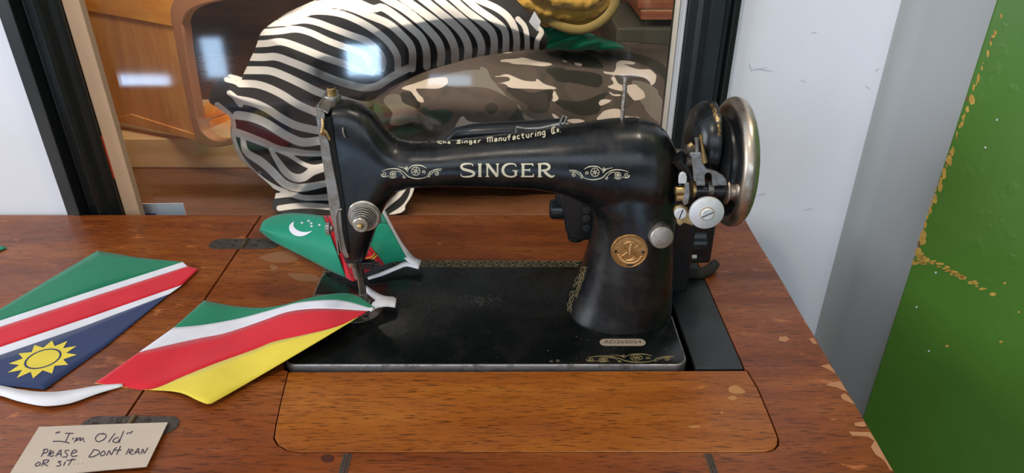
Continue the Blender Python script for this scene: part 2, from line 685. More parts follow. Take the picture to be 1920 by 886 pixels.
def decal(mb, bvh, strokes, off=0.00018, step=2.0, mi=0, maxjump=0.01):
    """strokes: (points in the traced frame, width or [w0, w1...]) laid on the surface as thin ribbons"""
    for pts, wd in strokes:
        if len(pts) > 2:
            pts = catmull(pts, 5)
        P = np.array([tuple(p) for p in pts], float)
        L = np.linalg.norm(np.diff(P, axis=0), axis=1).sum()
        n = max(3, int(L / step) + 2)
        P = resample(P, n)
        W = np.interp(np.linspace(0, 1, n), np.linspace(0, 1, len(wd)), wd) if isinstance(wd, (list, tuple)) else np.full(n, wd)
        Tn = np.gradient(P, axis=0)
        Tn /= (np.linalg.norm(Tn, axis=1)[:, None] + 1e-9)
        Nn = np.stack([-Tn[:, 1], Tn[:, 0]], 1)
        rows = []
        for k in range(n):
            r = []
            for s in (-0.5, 0.5):
                q = P[k] + Nn[k] * s * W[k]
                l, nr = hit(bvh, q[0], q[1])
                if l is None:
                    r = None
                    break
                r.append(l + nr * off)
            rows.append(r)
        for k in range(n - 1):
            a, b = rows[k], rows[k + 1]
            if a is None or b is None or (a[0] - b[0]).length > maxjump or (a[1] - b[1]).length > maxjump:
                continue
            mb.add([a[0], a[1], b[1], b[0]], [(0, 1, 2, 3)], mi)


def decal_poly(mb, bvh, poly, off=0.0002, mi=0):
    vs = []
    cx_ = min(p[0] for p in poly) * 0.6 + sum(p[0] for p in poly) / len(poly) * 0.4
    cy_ = sum(p[1] for p in poly) / len(poly)
    c0_, n0 = hit(bvh, cx_, cy_)
    if c0_ is None:
        return
    for p in poly:
        l, nr = hit(bvh, p[0], p[1])
        t = 0.0
        while (l is None or nr.z < n0.z - 0.3) and t < 1:
            t += 0.04
            l, nr = hit(bvh, p[0] + (cx_ - p[0]) * t, p[1] + (cy_ - p[1]) * t)
        if l is None:
            return
        vs.append(l + nr * off)
    mb.add(vs, [tuple(range(len(vs)))], mi)


def text_mesh(body, size):
    c = bpy.data.curves.new('lettering', 'FONT')
    c.body = body
    c.size = size
    c.align_x = 'CENTER'
    c.align_y = 'CENTER'
    o = bpy.data.objects.new('lettering', c)
    COL.objects.link(o)
    me = bpy.data.meshes.new_from_object(o.evaluated_get(bpy.context.evaluated_depsgraph_get()))
    vs = [v.co.copy() for v in me.vertices]
    fs = [tuple(p.vertices) for p in me.polygons]
    bpy.data.objects.remove(o)
    bpy.data.curves.remove(c)
    bpy.data.meshes.remove(me)
    return vs, fs


def spiral(cx, cy, r, turns=1.6, a0=0.0, sgn=1, n=14, sy=1.0):
    out = []
    for k in range(n + 1):
        t = k / n
        a = a0 + sgn * t * turns * 2 * math.pi
        rr = r * (1 - 0.82 * t)
        out.append((cx + rr * math.cos(a), cy + rr * math.sin(a) * sy))
    return out


def circle(cx, cy, r, n=16, sy=1.0):
    return [(cx + r * math.cos(2 * math.pi * k / n), cy + r * math.sin(2 * math.pi * k / n) * sy) for k in range(n + 1)]


# ================================================================== the room
WY = 0.835
GX = PY(1640, 320, WY).x          # inner corner on the right
opening = (PY(228, 382, 0.82).x - 0.01, PY(1300, 240, 0.82).x)
fl0 = PY(122, 402, 0.82).x
fr1 = PY(1366, 180, 0.82).x


def slab(name, a, b, m, bevel=0.0):
    return struct(MB().box(a, b).build(name, m, None, smooth=False, bevel=bevel))


slab('floor', (-2.5, RY - 0.25, -0.05), (2.5, 2.0, 0.0), M['floor'])
slab('ceiling', (-2.5, RY - 0.25, 2.6), (2.5, 2.0, 2.66), M['white'])
# wall holding the display window: left part, right part, above, below
mb = MB()
mb.box((-2.5, WY, 0), (fl0 + 0.01, WY + 0.12, 2.6))
mb.box((fl0 + 0.01, WY, 2.0), (fr1 - 0.01, WY + 0.12, 2.6))
mb.box((fl0 + 0.01, WY + 0.002, 0), (fr1 - 0.01, WY + 0.12, 0.66))
mb.box((fr1 - 0.01, WY, 0), (GX - 0.0222, WY + 0.12, 2.6))
wb = struct(mb.build('wall_back', M['white'], None, smooth=False))
# right return wall with a soft plastered corner, its shade put into the grey
door_e = PY(1746, 377, 0.0 + 0.70)
R = 0.022
prof = [(GX - R * 1.02, WY - 0.0008)]
for k in range(9):
    a = math.pi / 2 * k / 8
    prof.append((GX - R + R * math.sin(a), WY - 0.001 - R + R * math.cos(a)))
DX = GX - 0.001
prof += [(GX, 0.6885), (GX + 0.05, 0.6885 + 0.0335), (GX + 0.05, WY + 0.01), (GX - R * 1.02, WY + 0.01)]
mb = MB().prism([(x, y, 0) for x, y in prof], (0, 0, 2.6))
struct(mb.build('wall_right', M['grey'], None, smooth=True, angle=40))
# other walls of the room (behind the camera), rear wall with its openings
slab('wall_left', (-2.5, RY, 0), (-2.38, WY, 2.6), M['white'])
slab('wall_east', (2.3, RY, 0), (2.5, 2.0, 2.6), M['white'])
mb = MB()
xs = sorted({-2.5, 2.5} | {v for p in PANES + LOWP for v in p[:2]})
zs = sorted({0.0, 2.6} | {v for p in PANES + LOWP for v in p[2:]})
for i in range(len(xs) - 1):
    for k in range(len(zs) - 1):
        cx, cz = (xs[i] + xs[i + 1]) / 2, (zs[k] + zs[k + 1]) / 2
        if any(p[0] < cx < p[1] and p[2] < cz < p[3] for p in PANES + LOWP):
            continue
        mb.box((xs[i], RY, zs[k]), (xs[i + 1], RY + 0.05, zs[k + 1]))
struct(mb.build('wall_front', paint('shop_wall', (0.30, 0.27, 0.25), 0.1, 0.7), None, smooth=False))

# wall scuffs
wbv = bvh_of(wb)
mb = MB()
for s in ([(1404, 118), (1410, 135)], [(1408, 132), (1440, 126)], [(1412, 128), (1452, 134)], [(1520, 62), (1532, 60)], [(1640, 134), (1648, 128)],
          [(1505, 394), (1525, 390)], [(1622, 160), (1632, 168)], [(1420, 366), (1436, 362)], [(1500, 150), (1512, 154)]):
    decal(mb, wbv, [(s, [0.6, 2.0, 0.6])], 0.0004)
mb.build('scuff_mark', M['scuff'], wb, smooth=False)

# ---- window: black frame, bare strips, glass
FY0 = 0.817
win = bpy.data.objects.new('window_1', None)
win.location = ((fl0 + fr1) / 2, 0.84, 0.66)
COL.objects.link(win)
win['kind'] = 'structure'


def wx(px, py, y=0.82):
    return PY(px, py, y).x


xa = fl0
xb = wx(150, 403)      # end of light grey outer face
xc = wx(176, 403)
xd = wx(190, 403)
xe = wx(231, 403, 0.846)
mb = MB()
prof = [(xa, WY + 0.004), (xa, 0.824), (xb, 0.820), (xb + 0.003, 0.838), (xc, 0.838), (xc + 0.002, 0.828), ((xc + xd) / 2, 0.823), (xd, 0.828), (xd + 0.004, 0.838), (xe - 0.003, 0.842), (xe, 0.845), (xe, 0.8665), (xa, 0.8665)]
mb.prism([(x, y, 0.66) for x, y in prof], (0, 0, 1.36))
mb.build('frame_post', M['frame'], win, smooth=False, bevel=0.0012)
ya = fr1
xr = [wx(1271, 240), wx(1297, 240), wx(1330, 240), wx(1352, 240)]
prof = [(xr[0] + 0.002, 0.93), (xr[0] + 0.002, 0.846), (xr[0] + 0.012, 0.842), (xr[1], 0.838), (xr[1] + 0.006, 0.824), (xr[2], 0.822), (xr[2] + 0.002, 0.832), (xr[2] + 0.008, 0.832), (xr[2] + 0.01, 0.822), (ya, 0.824), (ya, WY + 0.004), (ya, 0.93)]
MB().prism([(x, y, 0.66) for x, y in prof], (0, 0, 1.36)).build('frame_post', M['frame'], win, smooth=False, bevel=0.0012)
MB().box((xa, 0.822, 2.0), (ya, 0.93, 2.06)).box((xa + 0.001, 0.8675, 0.66), (ya, 0.93, 0.6995)).build('frame_rail', M['frame'], win, smooth=False, bevel=0.002)
xs0, xs1 = xe + 0.0005, wx(258, 384, 0.85)
b = MB().box((xs0, 0.850, 0.70), (xs1, 0.862, 2.0)).build('bare_wood_strip', M['strip'], win, smooth=False, bevel=0.001)
MB().box((xs0 - 0.001, 0.8488, 0.80), (xs0 + 0.0007, 0.852, 0.86)).build('red_paint_line', M['red'], win, smooth=False)
xw0, xw1 = wx(1257, 240, 0.85), xr[0] + 0.0015
MB().box((xw0, 0.850, 0.70), (xw1, 0.90, 2.0)).build('white_strip', M['whitestrip'], win, smooth=False, bevel=0.001)
MB().box((xe - 0.02, 0.868, 0.70), (xw0 + 0.004, 0.872, 2.0)).build('glass_pane', M['glass'], win, smooth=False)

# ---- green painted door standing open on the right
g0 = PY(1746, 377, 0.682)
ex, ey = g0.x, g0.y
gd = Vector((0.548, -0.836, 0))
gn = Vector((-gd.y, gd.x, 0))       # away from the room, to the back-right
e0 = Vector((ex, ey, 0.02))
mb = MB()
segs = 60
pr = [e0, e0 + gd * 0.8, e0 + gd * 0.8 + gn * 0.045, e0 + gn * 0.045]
mb.prism(pr, (0, 0, 2.05))
gm = paint('green_gloss_paint', (0.078, 0.19, 0.024), 0.10, 0.33, 0.0, 5)
n = N(gm)
c1 = n.noise(n.coords((1, 1, 0.12)), 26, 4, 0.55)
c2 = n.noise(n.coords((1, 1, 0.8)), 55, 2, 0.5)
hh = n.math('ADD', n.math('MULTIPLY', c1, 0.8), n.math('MULTIPLY', n.ramp(c2, [(0.60, (0, 0, 0)), (0.75, (1, 1, 1))]), 0.5))
n.bump(hh, 0.22, 0.003)
door = struct(mb.build('door_1', gm, None, smooth=False, bevel=0.0025))
dbv = bvh_of(door)
mb = MB()


def gpoly(c, rx, ry, n=9, jag=0.45):
    return [(c[0] + rx * math.cos(2 * math.pi * k / n) * random.uniform(1 - jag, 1 + jag), c[1] + ry * math.sin(2 * math.pi * k / n) * random.uniform(1 - jag, 1 + jag)) for k in range(n)]


def edge_x(y):
    return 1746 - (y - 377) * 0.368


for (y, w_, h_) in [(30, 2, 5), (68, 2, 4), (100, 2.5, 8), (128, 2, 4), (150, 2.5, 4), (186, 5, 10), (205, 3, 6), (232, 3, 6), (285, 4, 9), (300, 5, 10), (325, 4, 10), (350, 5, 9), (372, 4, 8), (395, 3, 7), (420, 3, 8), (440, 6, 9), (452, 8, 8), (470, 8, 9), (500, 4, 8), (572, 4, 7), (590, 2.5, 6)]:
    decal_poly(mb, dbv, gpoly((edge_x(y) + w_ + 2.0, y), w_, h_, 9, 0.3), 0.0003, 0)
for (x, y, w_, h_) in [(1718, 487, 14, 9), (1738, 487, 6, 4), (1750, 489, 7, 2.5), (1762, 494, 8, 2.5), (1776, 500, 5, 3), (1792, 512, 6, 4.5), (1806, 522, 7, 2), (1820, 530, 5, 2.4), (1832, 536, 4, 1.6), (1842, 541, 7, 2), (1862, 551, 6, 3.5), (1884, 530, 3, 2.5), (1877, 640, 3, 2.5), (1776, 648, 3, 3), (1911, 584, 3, 1.5), (1613, 762, 1.5, 5)]:
    decal_poly(mb, dbv, gpoly((x, y), w_, h_, 10, 0.35), 0.0004, 0)
for k in range(70):
    y = random.uniform(60, 600)
    decal_poly(mb, dbv, gpoly((edge_x(y) + random.uniform(1.5, 4.5), y), random.uniform(1, 3), random.uniform(1.5, 7), 8, 0.4), 0.00025, 0 if random.random() < 0.8 else 1)
for k in range(26):
    t = random.random()
    decal_poly(mb, dbv, gpoly((1735 + 100 * t + random.uniform(-3, 3), 485 + 48 * t + random.uniform(-2.5, 2.5)), random.uniform(3, 7), random.uniform(1.5, 3.0), 8, 0.4), 0.00045, 0)
for k in range(16):
    decal_poly(mb, dbv, gpoly((1712 + random.uniform(-4, 26), 485 + random.uniform(-12, 10)), random.uniform(3, 8), random.uniform(2, 5), 9, 0.4), 0.0005, 0)
for (x, y, w_, h_) in [(1723, 455, 3, 9), (1717, 470, 3, 6), (1747, 375, 3, 6), (1676, 578, 2.5, 4), (1776, 284, 3, 5), (1814, 185, 2.5, 4)]:
    decal_poly(mb, dbv, gpoly((x, y), w_, h_, 8, 0.3), 0.0006, 1)
for (x, y) in [(1848, 276), (1870, 224), (1719, 575), (1755, 510), (1742, 657)]:
    decal_poly(mb, dbv, gpoly((x, y), 2.2, 2.2, 7, 0.2), 0.0005, 2)
mb.build('paint_chip', [M['chip'], M['chipbrown'], M['whitestrip']], door, smooth=False)

# ---- display case behind the glass
mb = MB()
mb.box((-1.5, 1.85, 0.0), (1.4, 1.9, 2.3))
mb.box((-1.5, 0.96, 0.0), (-1.45, 1.85, 2.3))
mb.box((1.35, 0.96, 0.0), (1.4, 1.85, 2.3))
mb.box((-1.5, 0.955, 2.0), (1.4, 1.9, 2.05))
struct(mb.build('wall_case', M['dkwood'], None, smooth=False))
plat = MB().box((-1.44, 0.94, 0.66), (1.34, 1.84, 0.70)).build('display_platform', M['platform'], None, smooth=False, bevel=0.002)
struct(plat)
plat.name = 'trim_1'
# pine plank
zt = PY(300, 265, 1.10).z
plank = MB().box((PY(200, 300, 1.1).x - 0.25, 1.112, 0.7005), (PY(600, 300, 1.1).x, 1.32, zt)).build('pine_plank', M['plank'], None, smooth=False, bevel=0.002)
tag(plank, 'pale pine plank lying across the brown platform behind the glass', 'plank')

# pine cabinet with rounded opening
cab = thing('pine_cabinet', 'orange pine cabinet with rounded opening on the pale plank, left behind the glass', 'cabinet', (PY(330, 262, 1.15).x, 1.14, zt))
YA, YB = 1.20, 1.085     # far left, near right
sp = [PY(120, 195, YA), PY(372, 262, YB), PY(328, 50, YB), PY(318, -60, YB), PY(60, -60, YA), PY(110, 12, YA)]
pA, pB = PY(120, 205, YA), PY(374, 268, YB)
zb = zt + 0.002
dirx = Vector((pB.x - pA.x, pB.y - pA.y, 0)).normalized()
nn = Vector((dirx.y, -dirx.x, 0))
if nn.y > 0:
    nn = -nn


def on_panel(px, py, off=0.0):
    """point where the sight line meets the cabinet side panel plane"""
    d = ray(px, py)
    p0 = Vector((pB.x, pB.y, 0)) + nn * off
    t = (p0 - CAM).dot(nn) / d.dot(nn)
    return CAM + d * t


side = [on_panel(*q) for q in ((130, 208), (372, 262), (322, 46), (130, 8))]
MB().prism(side, -nn * 0.02).build('side_panel', M['pine'], cab, smooth=False, bevel=0.0015)
rail = [on_panel(*q, 0.003) for q in ((130, 15), (322, 50), (320, 20), (330, -5), (345, -60), (100, -60))]
MB().prism(rail, -nn * 0.026).build('top_rail', M['pine_h'], cab, smooth=False, bevel=0.0015)
brail = [on_panel(*q, 0.002) for q in ((215, 222), (376, 266), (372, 254), (245, 214))]
MB().prism(brail, -nn * 0.022).build('bottom_rail', M['pine'], cab, smooth=False, bevel=0.001)
# rounded end board: outer edge left, opening on the right
out = [(322, 46), (318, 25), (322, 5), (334, -10), (380, -40), (520, -60)]
inner = [(520, -20), (420, 0), (372, 12), (352, 24), (342, 42), (344, 60)]
ring = [(366, 258), (345, 170)] + out + inner + [(352, 120), (366, 200), (374, 236), (384, 252), (400, 262), (420, 264), (436, 258), (437, 270), (405, 276), (386, 273)]
ring = [tuple(p) for p in catmull(ring, 4, True)]
MB().prism([on_panel(*q, 0.004) for q in ring], -nn * 0.018).build('end_board', M['pine_end'], cab, smooth=False, bevel=0.003)
for (a, b_) in (((385, 222), (440, 208)), ((395, 250), (446, 232))):
    p, q = PY(a[0], a[1], 1.16), PY(b_[0], b_[1], 1.22)
    d = (q - p)
    MB().prism([p, q, q + Vector((0, 0, 0.022)), p + Vector((0, 0, 0.022))], (0.0, 0.02, 0)).build('slat', M['pine_h'], cab, smooth=False, bevel=0.001)

# red wooden shelf box top right
bx = thing('wooden_shelf_box', 'small reddish wooden shelf end at the top right behind the glass', 'shelf', (PY(1245, 38, 1.36).x, 1.4, PY(1245, 38, 1.36).z))
p = PY(1202, 37, 1.36)
MB().box((p.x, 1.36, p.z), (1.349, 1.6, p.z + 0.012)).build('shelf_board', M['redwood'], bx, smooth=False, bevel=0.001)
MB().box((p.x + 0.001, 1.375, p.z + 0.0125), (1.349, 1.6, p.z + 0.018)).build('shelf_inlay', M['plank'], bx, smooth=False)
MB().box((p.x - 0.006, 1.37, p.z + 0.0185), (1.349, 1.6, p.z + 0.07)).build('shelf_side', M['redwood'], bx, smooth=False, bevel=0.001)
# dark storage box in the back right
o = MB().box((PY(1165, 60, 1.30).x, 1.36, 0.701), (PY(1300, 60, 1.30).x, 1.6, PY(1200, 42, 1.36).z - 0.01)).build('storage_box', paint('olive_box', (0.075, 0.07, 0.05), 0.2, 0.6), None, smooth=False, bevel=0.004)
tag(o, 'dark olive box standing at the back right behind the camouflage cloth', 'box')


# ---- zebra striped cushion
def r3(p):
    return [(420 + x / 4.028, y / 4.028) for x, y in p]


def r4(p):
    return [(700 + x / 3.69, y / 3.69) for x, y in p]


def r5(p):
    return [(380 + x / 3.69, 180 + y / 3.69) for x, y in p]


UP = [  # upper lobe, white stripes
    (r3([(270, 245), (420, 235), (540, 220), (650, 245), (780, 305), (900, 350), (1020, 390), (1085, 440), (1100, 530)]), 10.5),
    (r3([(330, 178), (470, 170), (600, 152), (700, 168), (800, 205), (950, 262), (1080, 310), (1160, 380), (1202, 450), (1195, 520)]), 10.5),
    (r3([(400, 118), (560, 108), (680, 86), (800, 90), (900, 110), (1000, 150), (1100, 205)]) + r4([(0, 205), (60, 250), (120, 310), (165, 390), (170, 475)])[1:], 11),
    (r3([(540, 70), (620, 50), (750, 28), (900, 45), (1000, 75), (1100, 118)]) + r4([(0, 100), (100, 160), (180, 225), (250, 300), (272, 370), (268, 475)])[1:], 12),
    (r3([(800, -5), (870, 0), (1000, 18), (1128, 68)]) + r4([(60, 50), (170, 120), (270, 200), (335, 265), (367, 350), (370, 460)]), 12.5),
    (r4([(30, -40), (110, 5), (200, 55), (300, 130), (380, 205), (450, 290), (471, 370), (465, 445)]), 13),
    (r4([(150, -50), (230, 5), (330, 75), (450, 165), (520, 240), (562, 330), (565, 425)]), 13),
    (r4([(270, -60), (350, 0), (450, 80), (560, 170), (625, 245), (657, 330), (650, 415)]), 13),
    (r4([(390, -60), (470, 10), (580, 100), (680, 190), (732, 260), (750, 330), (740, 395)]), 12.5),
    (r4([(490, -60), (560, 0), (650, 80), (770, 170), (822, 225), (838, 300), (830, 385)]), 12),
    (r4([(580, -60), (650, 0), (720, 60), (850, 150), (905, 205), (918, 270), (915, 355)]), 11),
    (r4([(640, -50), (740, 5), (850, 55), (930, 115), (975, 190), (992, 270), (990, 350)]), 11),
    (r4([(1000, 130), (1045, 180), (1062, 250), (1065, 345)]), 8),
    (r4([(1140, 180), (1165, 220), (1135, 280), (1128, 340)]), 8),
]
LO = [
    (r3([(230, 332), (330, 327), (440, 315), (600, 370), (750, 430), (900, 480), (1000, 520), (1120, 545)]), [11, 12, 12, 10]),
    (r3([(190, 430), (300, 432), (390, 428), (500, 465), (650, 525), (800, 590), (950, 640), (1080, 662), (1180, 642)]) + r4([(60, 575), (130, 530), (240, 472)]), 12.5),
    (r3([(145, 530), (250, 530), (350, 535), (450, 570), (600, 640), (700, 690), (850, 740), (1080, 790)]) + r4([(50, 672), (140, 612), (300, 535)]), [13, 13, 13, 8, 6]),
    (r3([(120, 630), (240, 635), (340, 665), (450, 720), (560, 790), (700, 850)]), 12.5),
    (r5([(245, 25), (350, 45), (450, 90), (540, 150), (650, 205), (790, 237)]), 13),
    (r5([(240, 132), (330, 145), (430, 182), (530, 245), (620, 295), (700, 320), (810, 308)]), 14.5),
    (r5([(230, 250), (330, 285), (430, 325), (520, 365), (640, 385), (720, 395), (840, 398)]), [13, 12, 11, 8]),
    (r5([(278, 300), (300, 385), (400, 450), (480, 520), (560, 600), (640, 632), (720, 630), (870, 600)]), [8, 14, 13, 13, 10]),
    (r5([(470, 370), (520, 450), (580, 530), (640, 565), (700, 560), (760, 520), (850, 490)]), [6, 12, 14, 14]),
    (r5([(500, 365), (600, 410), (700, 470), (770, 492), (850, 480)]), [6, 6, 9]),
    (r5([(100, 60), (185, 130), (215, 200), (215, 300), (268, 425), (340, 510), (450, 600), (560, 655), (680, 700), (880, 700)]), [9, 7, 7, 6, 6, 8, 10]),
    (r5([(500, 690), (620, 680), (720, 705), (900, 690)]), 8),
    (r5([(530, 775), (640, 760), (760, 758), (900, 770)]), 9),
    (r5([(1230, 790), (1300, 730), (1350, 690), (1390, 640)]), 8),
    (r5([(1300, 830), (1390, 770), (1440, 700), (1460, 620)]), 8),
    (r3([(20, 600), (80, 615), (130, 640)]), 8),
    (r3([(40, 700), (80, 730), (125, 790)]), 8),
]
OUT = [(594, 0), (539, 25), (507, 45), (489, 62), (480, 87), (470, 109), (457, 137), (450, 148), (425, 143), (398, 165), (392, 190), (410, 203), (432, 222), (433, 256), (448, 294), (470, 316), (500, 341), (517, 361), (527, 399),
       (735, 402), (760, 385), (776, 348), (742, 318), (705, 245), (700, 192), (740, 166), (781, 141), (830, 124), (900, 106), (985, 94), (1022, 92), (1024, 66), (1002, 40), (975, 10), (935, -20), (850, -45), (700, -50), (640, -25)]
OUTS = [tuple(p) for p in catmull(OUT, 4, True)]
CREASE = r4([(-330, 500), (-150, 560), (0, 505), (100, 480), (240, 470), (370, 450), (560, 420)])
FOLD = r5([(235, 285), (330, 310), (470, 360), (620, 400), (830, 410)])
FOLD2 = r5([(470, 360), (500, 440), (560, 560), (640, 640)])


def rest(y, Y):
    """keep the cloth above the platform and the plank"""
    v = (Y - 443) / F
    k = (SP + v * CP) / (CP - v * SP)
    yp = np.maximum(1.094 - 0.03, (CZ - zt - 0.003) / k - 0.03)
    return np.minimum(np.minimum(y, yp), (CZ - 0.703) / k)


def zdepth(X, Y, D):
    b = np.sqrt(np.clip(1 - (1 - np.clip(D / 130, 0, 1)) ** 2, 0, 1))
    y = 1.032 - 0.092 * b
    d1, _, _ = seg_dist(X, Y, CREASE, False)
    d2, _, _ = seg_dist(X, Y, FOLD, False)
    d3, _, _ = seg_dist(X, Y, FOLD2, False)
    y += 0.030 * np.exp(-(d1 / 16) ** 2) + 0.014 * np.exp(-(d2 / 9) ** 2) + 0.012 * np.exp(-(d3 / 8) ** 2)
    y += 0.0025 * np.sin(X / 23 + Y / 31) + 0.002 * np.sin(Y / 17 - X / 41)
    y -= 0.06 * np.clip((Y - 300) / 100, 0, 1) * np.clip(D / 40, 0.6, 1)
    y = np.where(Y > 325, np.minimum(y, 0.985 - 0.065 * (Y - 325) / 75), y)
    return rest(y, Y)


def stripes(X, Y):
    best = np.full(X.shape, -50.0)
    for pts, wd in UP + LO:
        P = catmull(pts, 4)
        P = resample(P, len(P))
        W = np.full(len(P), float(wd)) if not isinstance(wd, (list, tuple)) else np.interp(np.linspace(0, 1, len(P)), np.linspace(0, 1, len(wd)), wd)
        for k in range(len(P) - 1):
            a, b = P[k], P[k + 1]
            dx, dy = b - a
            L = dx * dx + dy * dy + 1e-9
            t = np.clip(((X - a[0]) * dx + (Y - a[1]) * dy) / L, 0, 1)
            d = np.hypot(X - a[0] - t * dx, Y - a[1] - t * dy)
            best = np.maximum(best, W[k] / 2 + 0.8 - d)
    return best


zm = mat('striped_cloth', (0.5, 0.5, 0.5), 0.8, spec=0.3)
n = N(zm)
f = n.ramp(n.math('ADD', n.math('MULTIPLY', n.attr('stripe'), 0.4), 0.5), [(0.3, (0, 0, 0)), (0.7, (1, 1, 1))])
fn_ = n.noise(n.coords(), 12, 3, 0.5)
blk = n.ramp(fn_, [(0.35, (0.012, 0.013, 0.015)), (0.7, (0.030, 0.026, 0.024))])
n.color(n.mix(f, blk, (0.78, 0.72, 0.66)))
n.bump(n.noise(n.coords(), 600, 2, 0.5), 0.08, 0.0004)
o = sheet('striped_cushion', OUTS, 2.6, zdepth, {'stripe': stripes}, zm, back=0.014)
tag(o, 'plump cushion in black and white zebra stripes behind the glass, left of the camouflage cloth', 'cushion')

# ---- camouflage cloth
LIGHT = [r4(p) for p in (
    [(885, 412), (990, 405), (1040, 398), (1125, 422), (1240, 440), (1180, 458), (1060, 447), (915, 441), (985, 427), (885, 428)],
    [(835, 530), (920, 513), (970, 530), (1040, 557), (1118, 562), (1130, 543), (1180, 580), (1280, 607), (1215, 617), (1080, 613), (960, 607), (910, 580), (840, 573), (925, 562), (945, 545), (920, 530)],
    [(790, 372), (860, 350), (980, 354), (930, 368), (860, 366), (800, 380)],
    [(1236, 695), (1250, 625), (1274, 670), (1268, 699)],
    [(618, 800), (660, 838), (760, 852), (880, 886), (880, 920), (560, 920), (575, 865)],
    [(200, 610), (330, 560), (400, 540), (505, 536), (502, 590), (450, 612), (340, 612), (295, 622), (355, 705), (300, 692), (260, 632)])] + \
    [[(900 + x / 3.69, y / 3.69) for x, y in p] for p in (
        [(855, 492), (935, 497), (940, 440), (975, 418), (1065, 430), (1062, 446), (990, 444), (1090, 478), (1185, 482), (1218, 530), (1190, 592), (1150, 545), (1060, 522), (990, 522), (880, 512)],
        [(905, 540), (930, 530), (950, 575), (988, 590), (990, 630), (890, 602), (922, 580)],
        [(888, 628), (930, 652), (985, 648), (960, 664), (912, 658)],
        [(1010, 600), (1080, 585), (1135, 640), (1132, 675), (1075, 695), (1040, 672)],
        [(828, 728), (840, 688), (915, 695), (865, 722)],
        [(812, 825), (850, 770), (960, 752), (1000, 800), (1110, 812), (940, 832), (860, 850)],
        [(490, 788), (530, 800), (600, 852), (560, 852)],
        [(600, 830), (680, 822), (730, 840), (650, 852)],
        [(545, 410), (605, 425), (590, 432)], [(648, 434), (702, 441), (697, 457), (655, 446)])]
DARK = [r4(p) for p in (
    [(918, 612), (1000, 608), (1080, 640), (1180, 625), (1236, 600), (1232, 690), (1200, 770), (1130, 782), (1070, 762), (1060, 722), (960, 662)],
    [(1200, 478), (1330, 475), (1340, 560), (1260, 552)],
    [(770, 735), (830, 708), (862, 750), (820, 792), (778, 772)], [(955, 800), (1000, 745), (1032, 800), (1070, 880), (1000, 890), (948, 842)],
    [(20, 738), (100, 742), (132, 800), (108, 850), (170, 872), (290, 842), (325, 900), (-60, 900), (-40, 780)],
    [(190, 640), (260, 640), (312, 680), (322, 745), (250, 732), (198, 692)])] + \
    [[(900 + x / 3.69, y / 3.69) for x, y in p] for p in (
        [(465, 478), (560, 480), (780, 500), (845, 540), (832, 602), (740, 592), (640, 572), (540, 562)],
        [(530, 690), (700, 700), (830, 650), (885, 640), (842, 700), (815, 780), (700, 800), (560, 742)],
        [(1028, 490), (1122, 484), (1112, 512), (1050, 517)],
        [(180, 618), (330, 640), (432, 700), (400, 762), (328, 762), (348, 702), (232, 662)],
        [(600, 350), (760, 380), (860, 470), (700, 460), (560, 400)],
        [(850, 350), (960, 345), (1180, 400), (1290, 470), (1290, 560), (1180, 470), (1060, 425), (940, 410)])]
GREEN = [r4([(340, 735), (400, 762), (480, 750), (545, 772), (548, 805), (480, 860), (420, 822), (335, 785)]), r4([(-20, 700), (60, 760), (80, 850), (10, 886), (-60, 800)])]
GREY = [r4(p) for p in (
    [(430, 560), (560, 500), (760, 490), (880, 620), (980, 700), (1000, 750), (1100, 820), (1230, 860), (1230, 900), (1080, 890), (1000, 720), (820, 620), (680, 600), (560, 600)],
    [(70, 690), (170, 650), (300, 760), (480, 860), (300, 850), (170, 868), (110, 850), (130, 800)])] + \
    [[(900 + x / 3.69, y / 3.69) for x, y in p] for p in ([(0, 460), (60, 500), (0, 560)], [(1050, 560), (1200, 600), (1290, 760), (1290, 886), (1180, 800), (1110, 700)])]


def layer(polys, seedv=0):
    S = [[tuple(p) for p in catmull(q, 4, True)] for q in polys]

    def fn(X, Y):
        X = X + 1.2 * np.sin(Y / 5 + seedv) + 0.8 * np.sin(Y / 2.3)
        best = np.full(X.shape, -50.0)
        for q in S:
            best = np.maximum(best, sdf(X, Y, q))
        return best
    return fn


CO = [(640, 130), (700, 118), (780, 100), (850, 84), (920, 76), (1010, 80), (1120, 88), (1210, 92), (1290, 105), (1330, 150), (1340, 300), (1330, 372), (1200, 372), (1000, 352), (780, 352), (700, 352), (640, 300)]
COS = [tuple(p) for p in catmull(CO, 4, True)]


def cdepth(X, Y, D):
    y = 1.26 - 0.275 * np.clip((Y - 85) / 270, 0, 1) ** 0.85
    y += 0.03 * (1 - np.sqrt(np.clip(1 - (1 - np.clip(D / 25, 0, 1)) ** 2, 0, 1)))
    y += 0.005 * np.sin(X / 38 + Y / 60) + 0.003 * np.sin(X / 17 - Y / 23)
    y += 0.07 * np.clip((800 - X) / 120, 0, 1)
    return y


cm = mat('camouflage_cloth', (0.5, 0.5, 0.5), 0.85, spec=0.25)
n = N(cm)


def lf(name):
    return n.ramp(n.math('ADD', n.math('MULTIPLY', n.attr(name), 0.5), 0.5), [(0.3, (0, 0, 0)), (0.7, (1, 1, 1))])


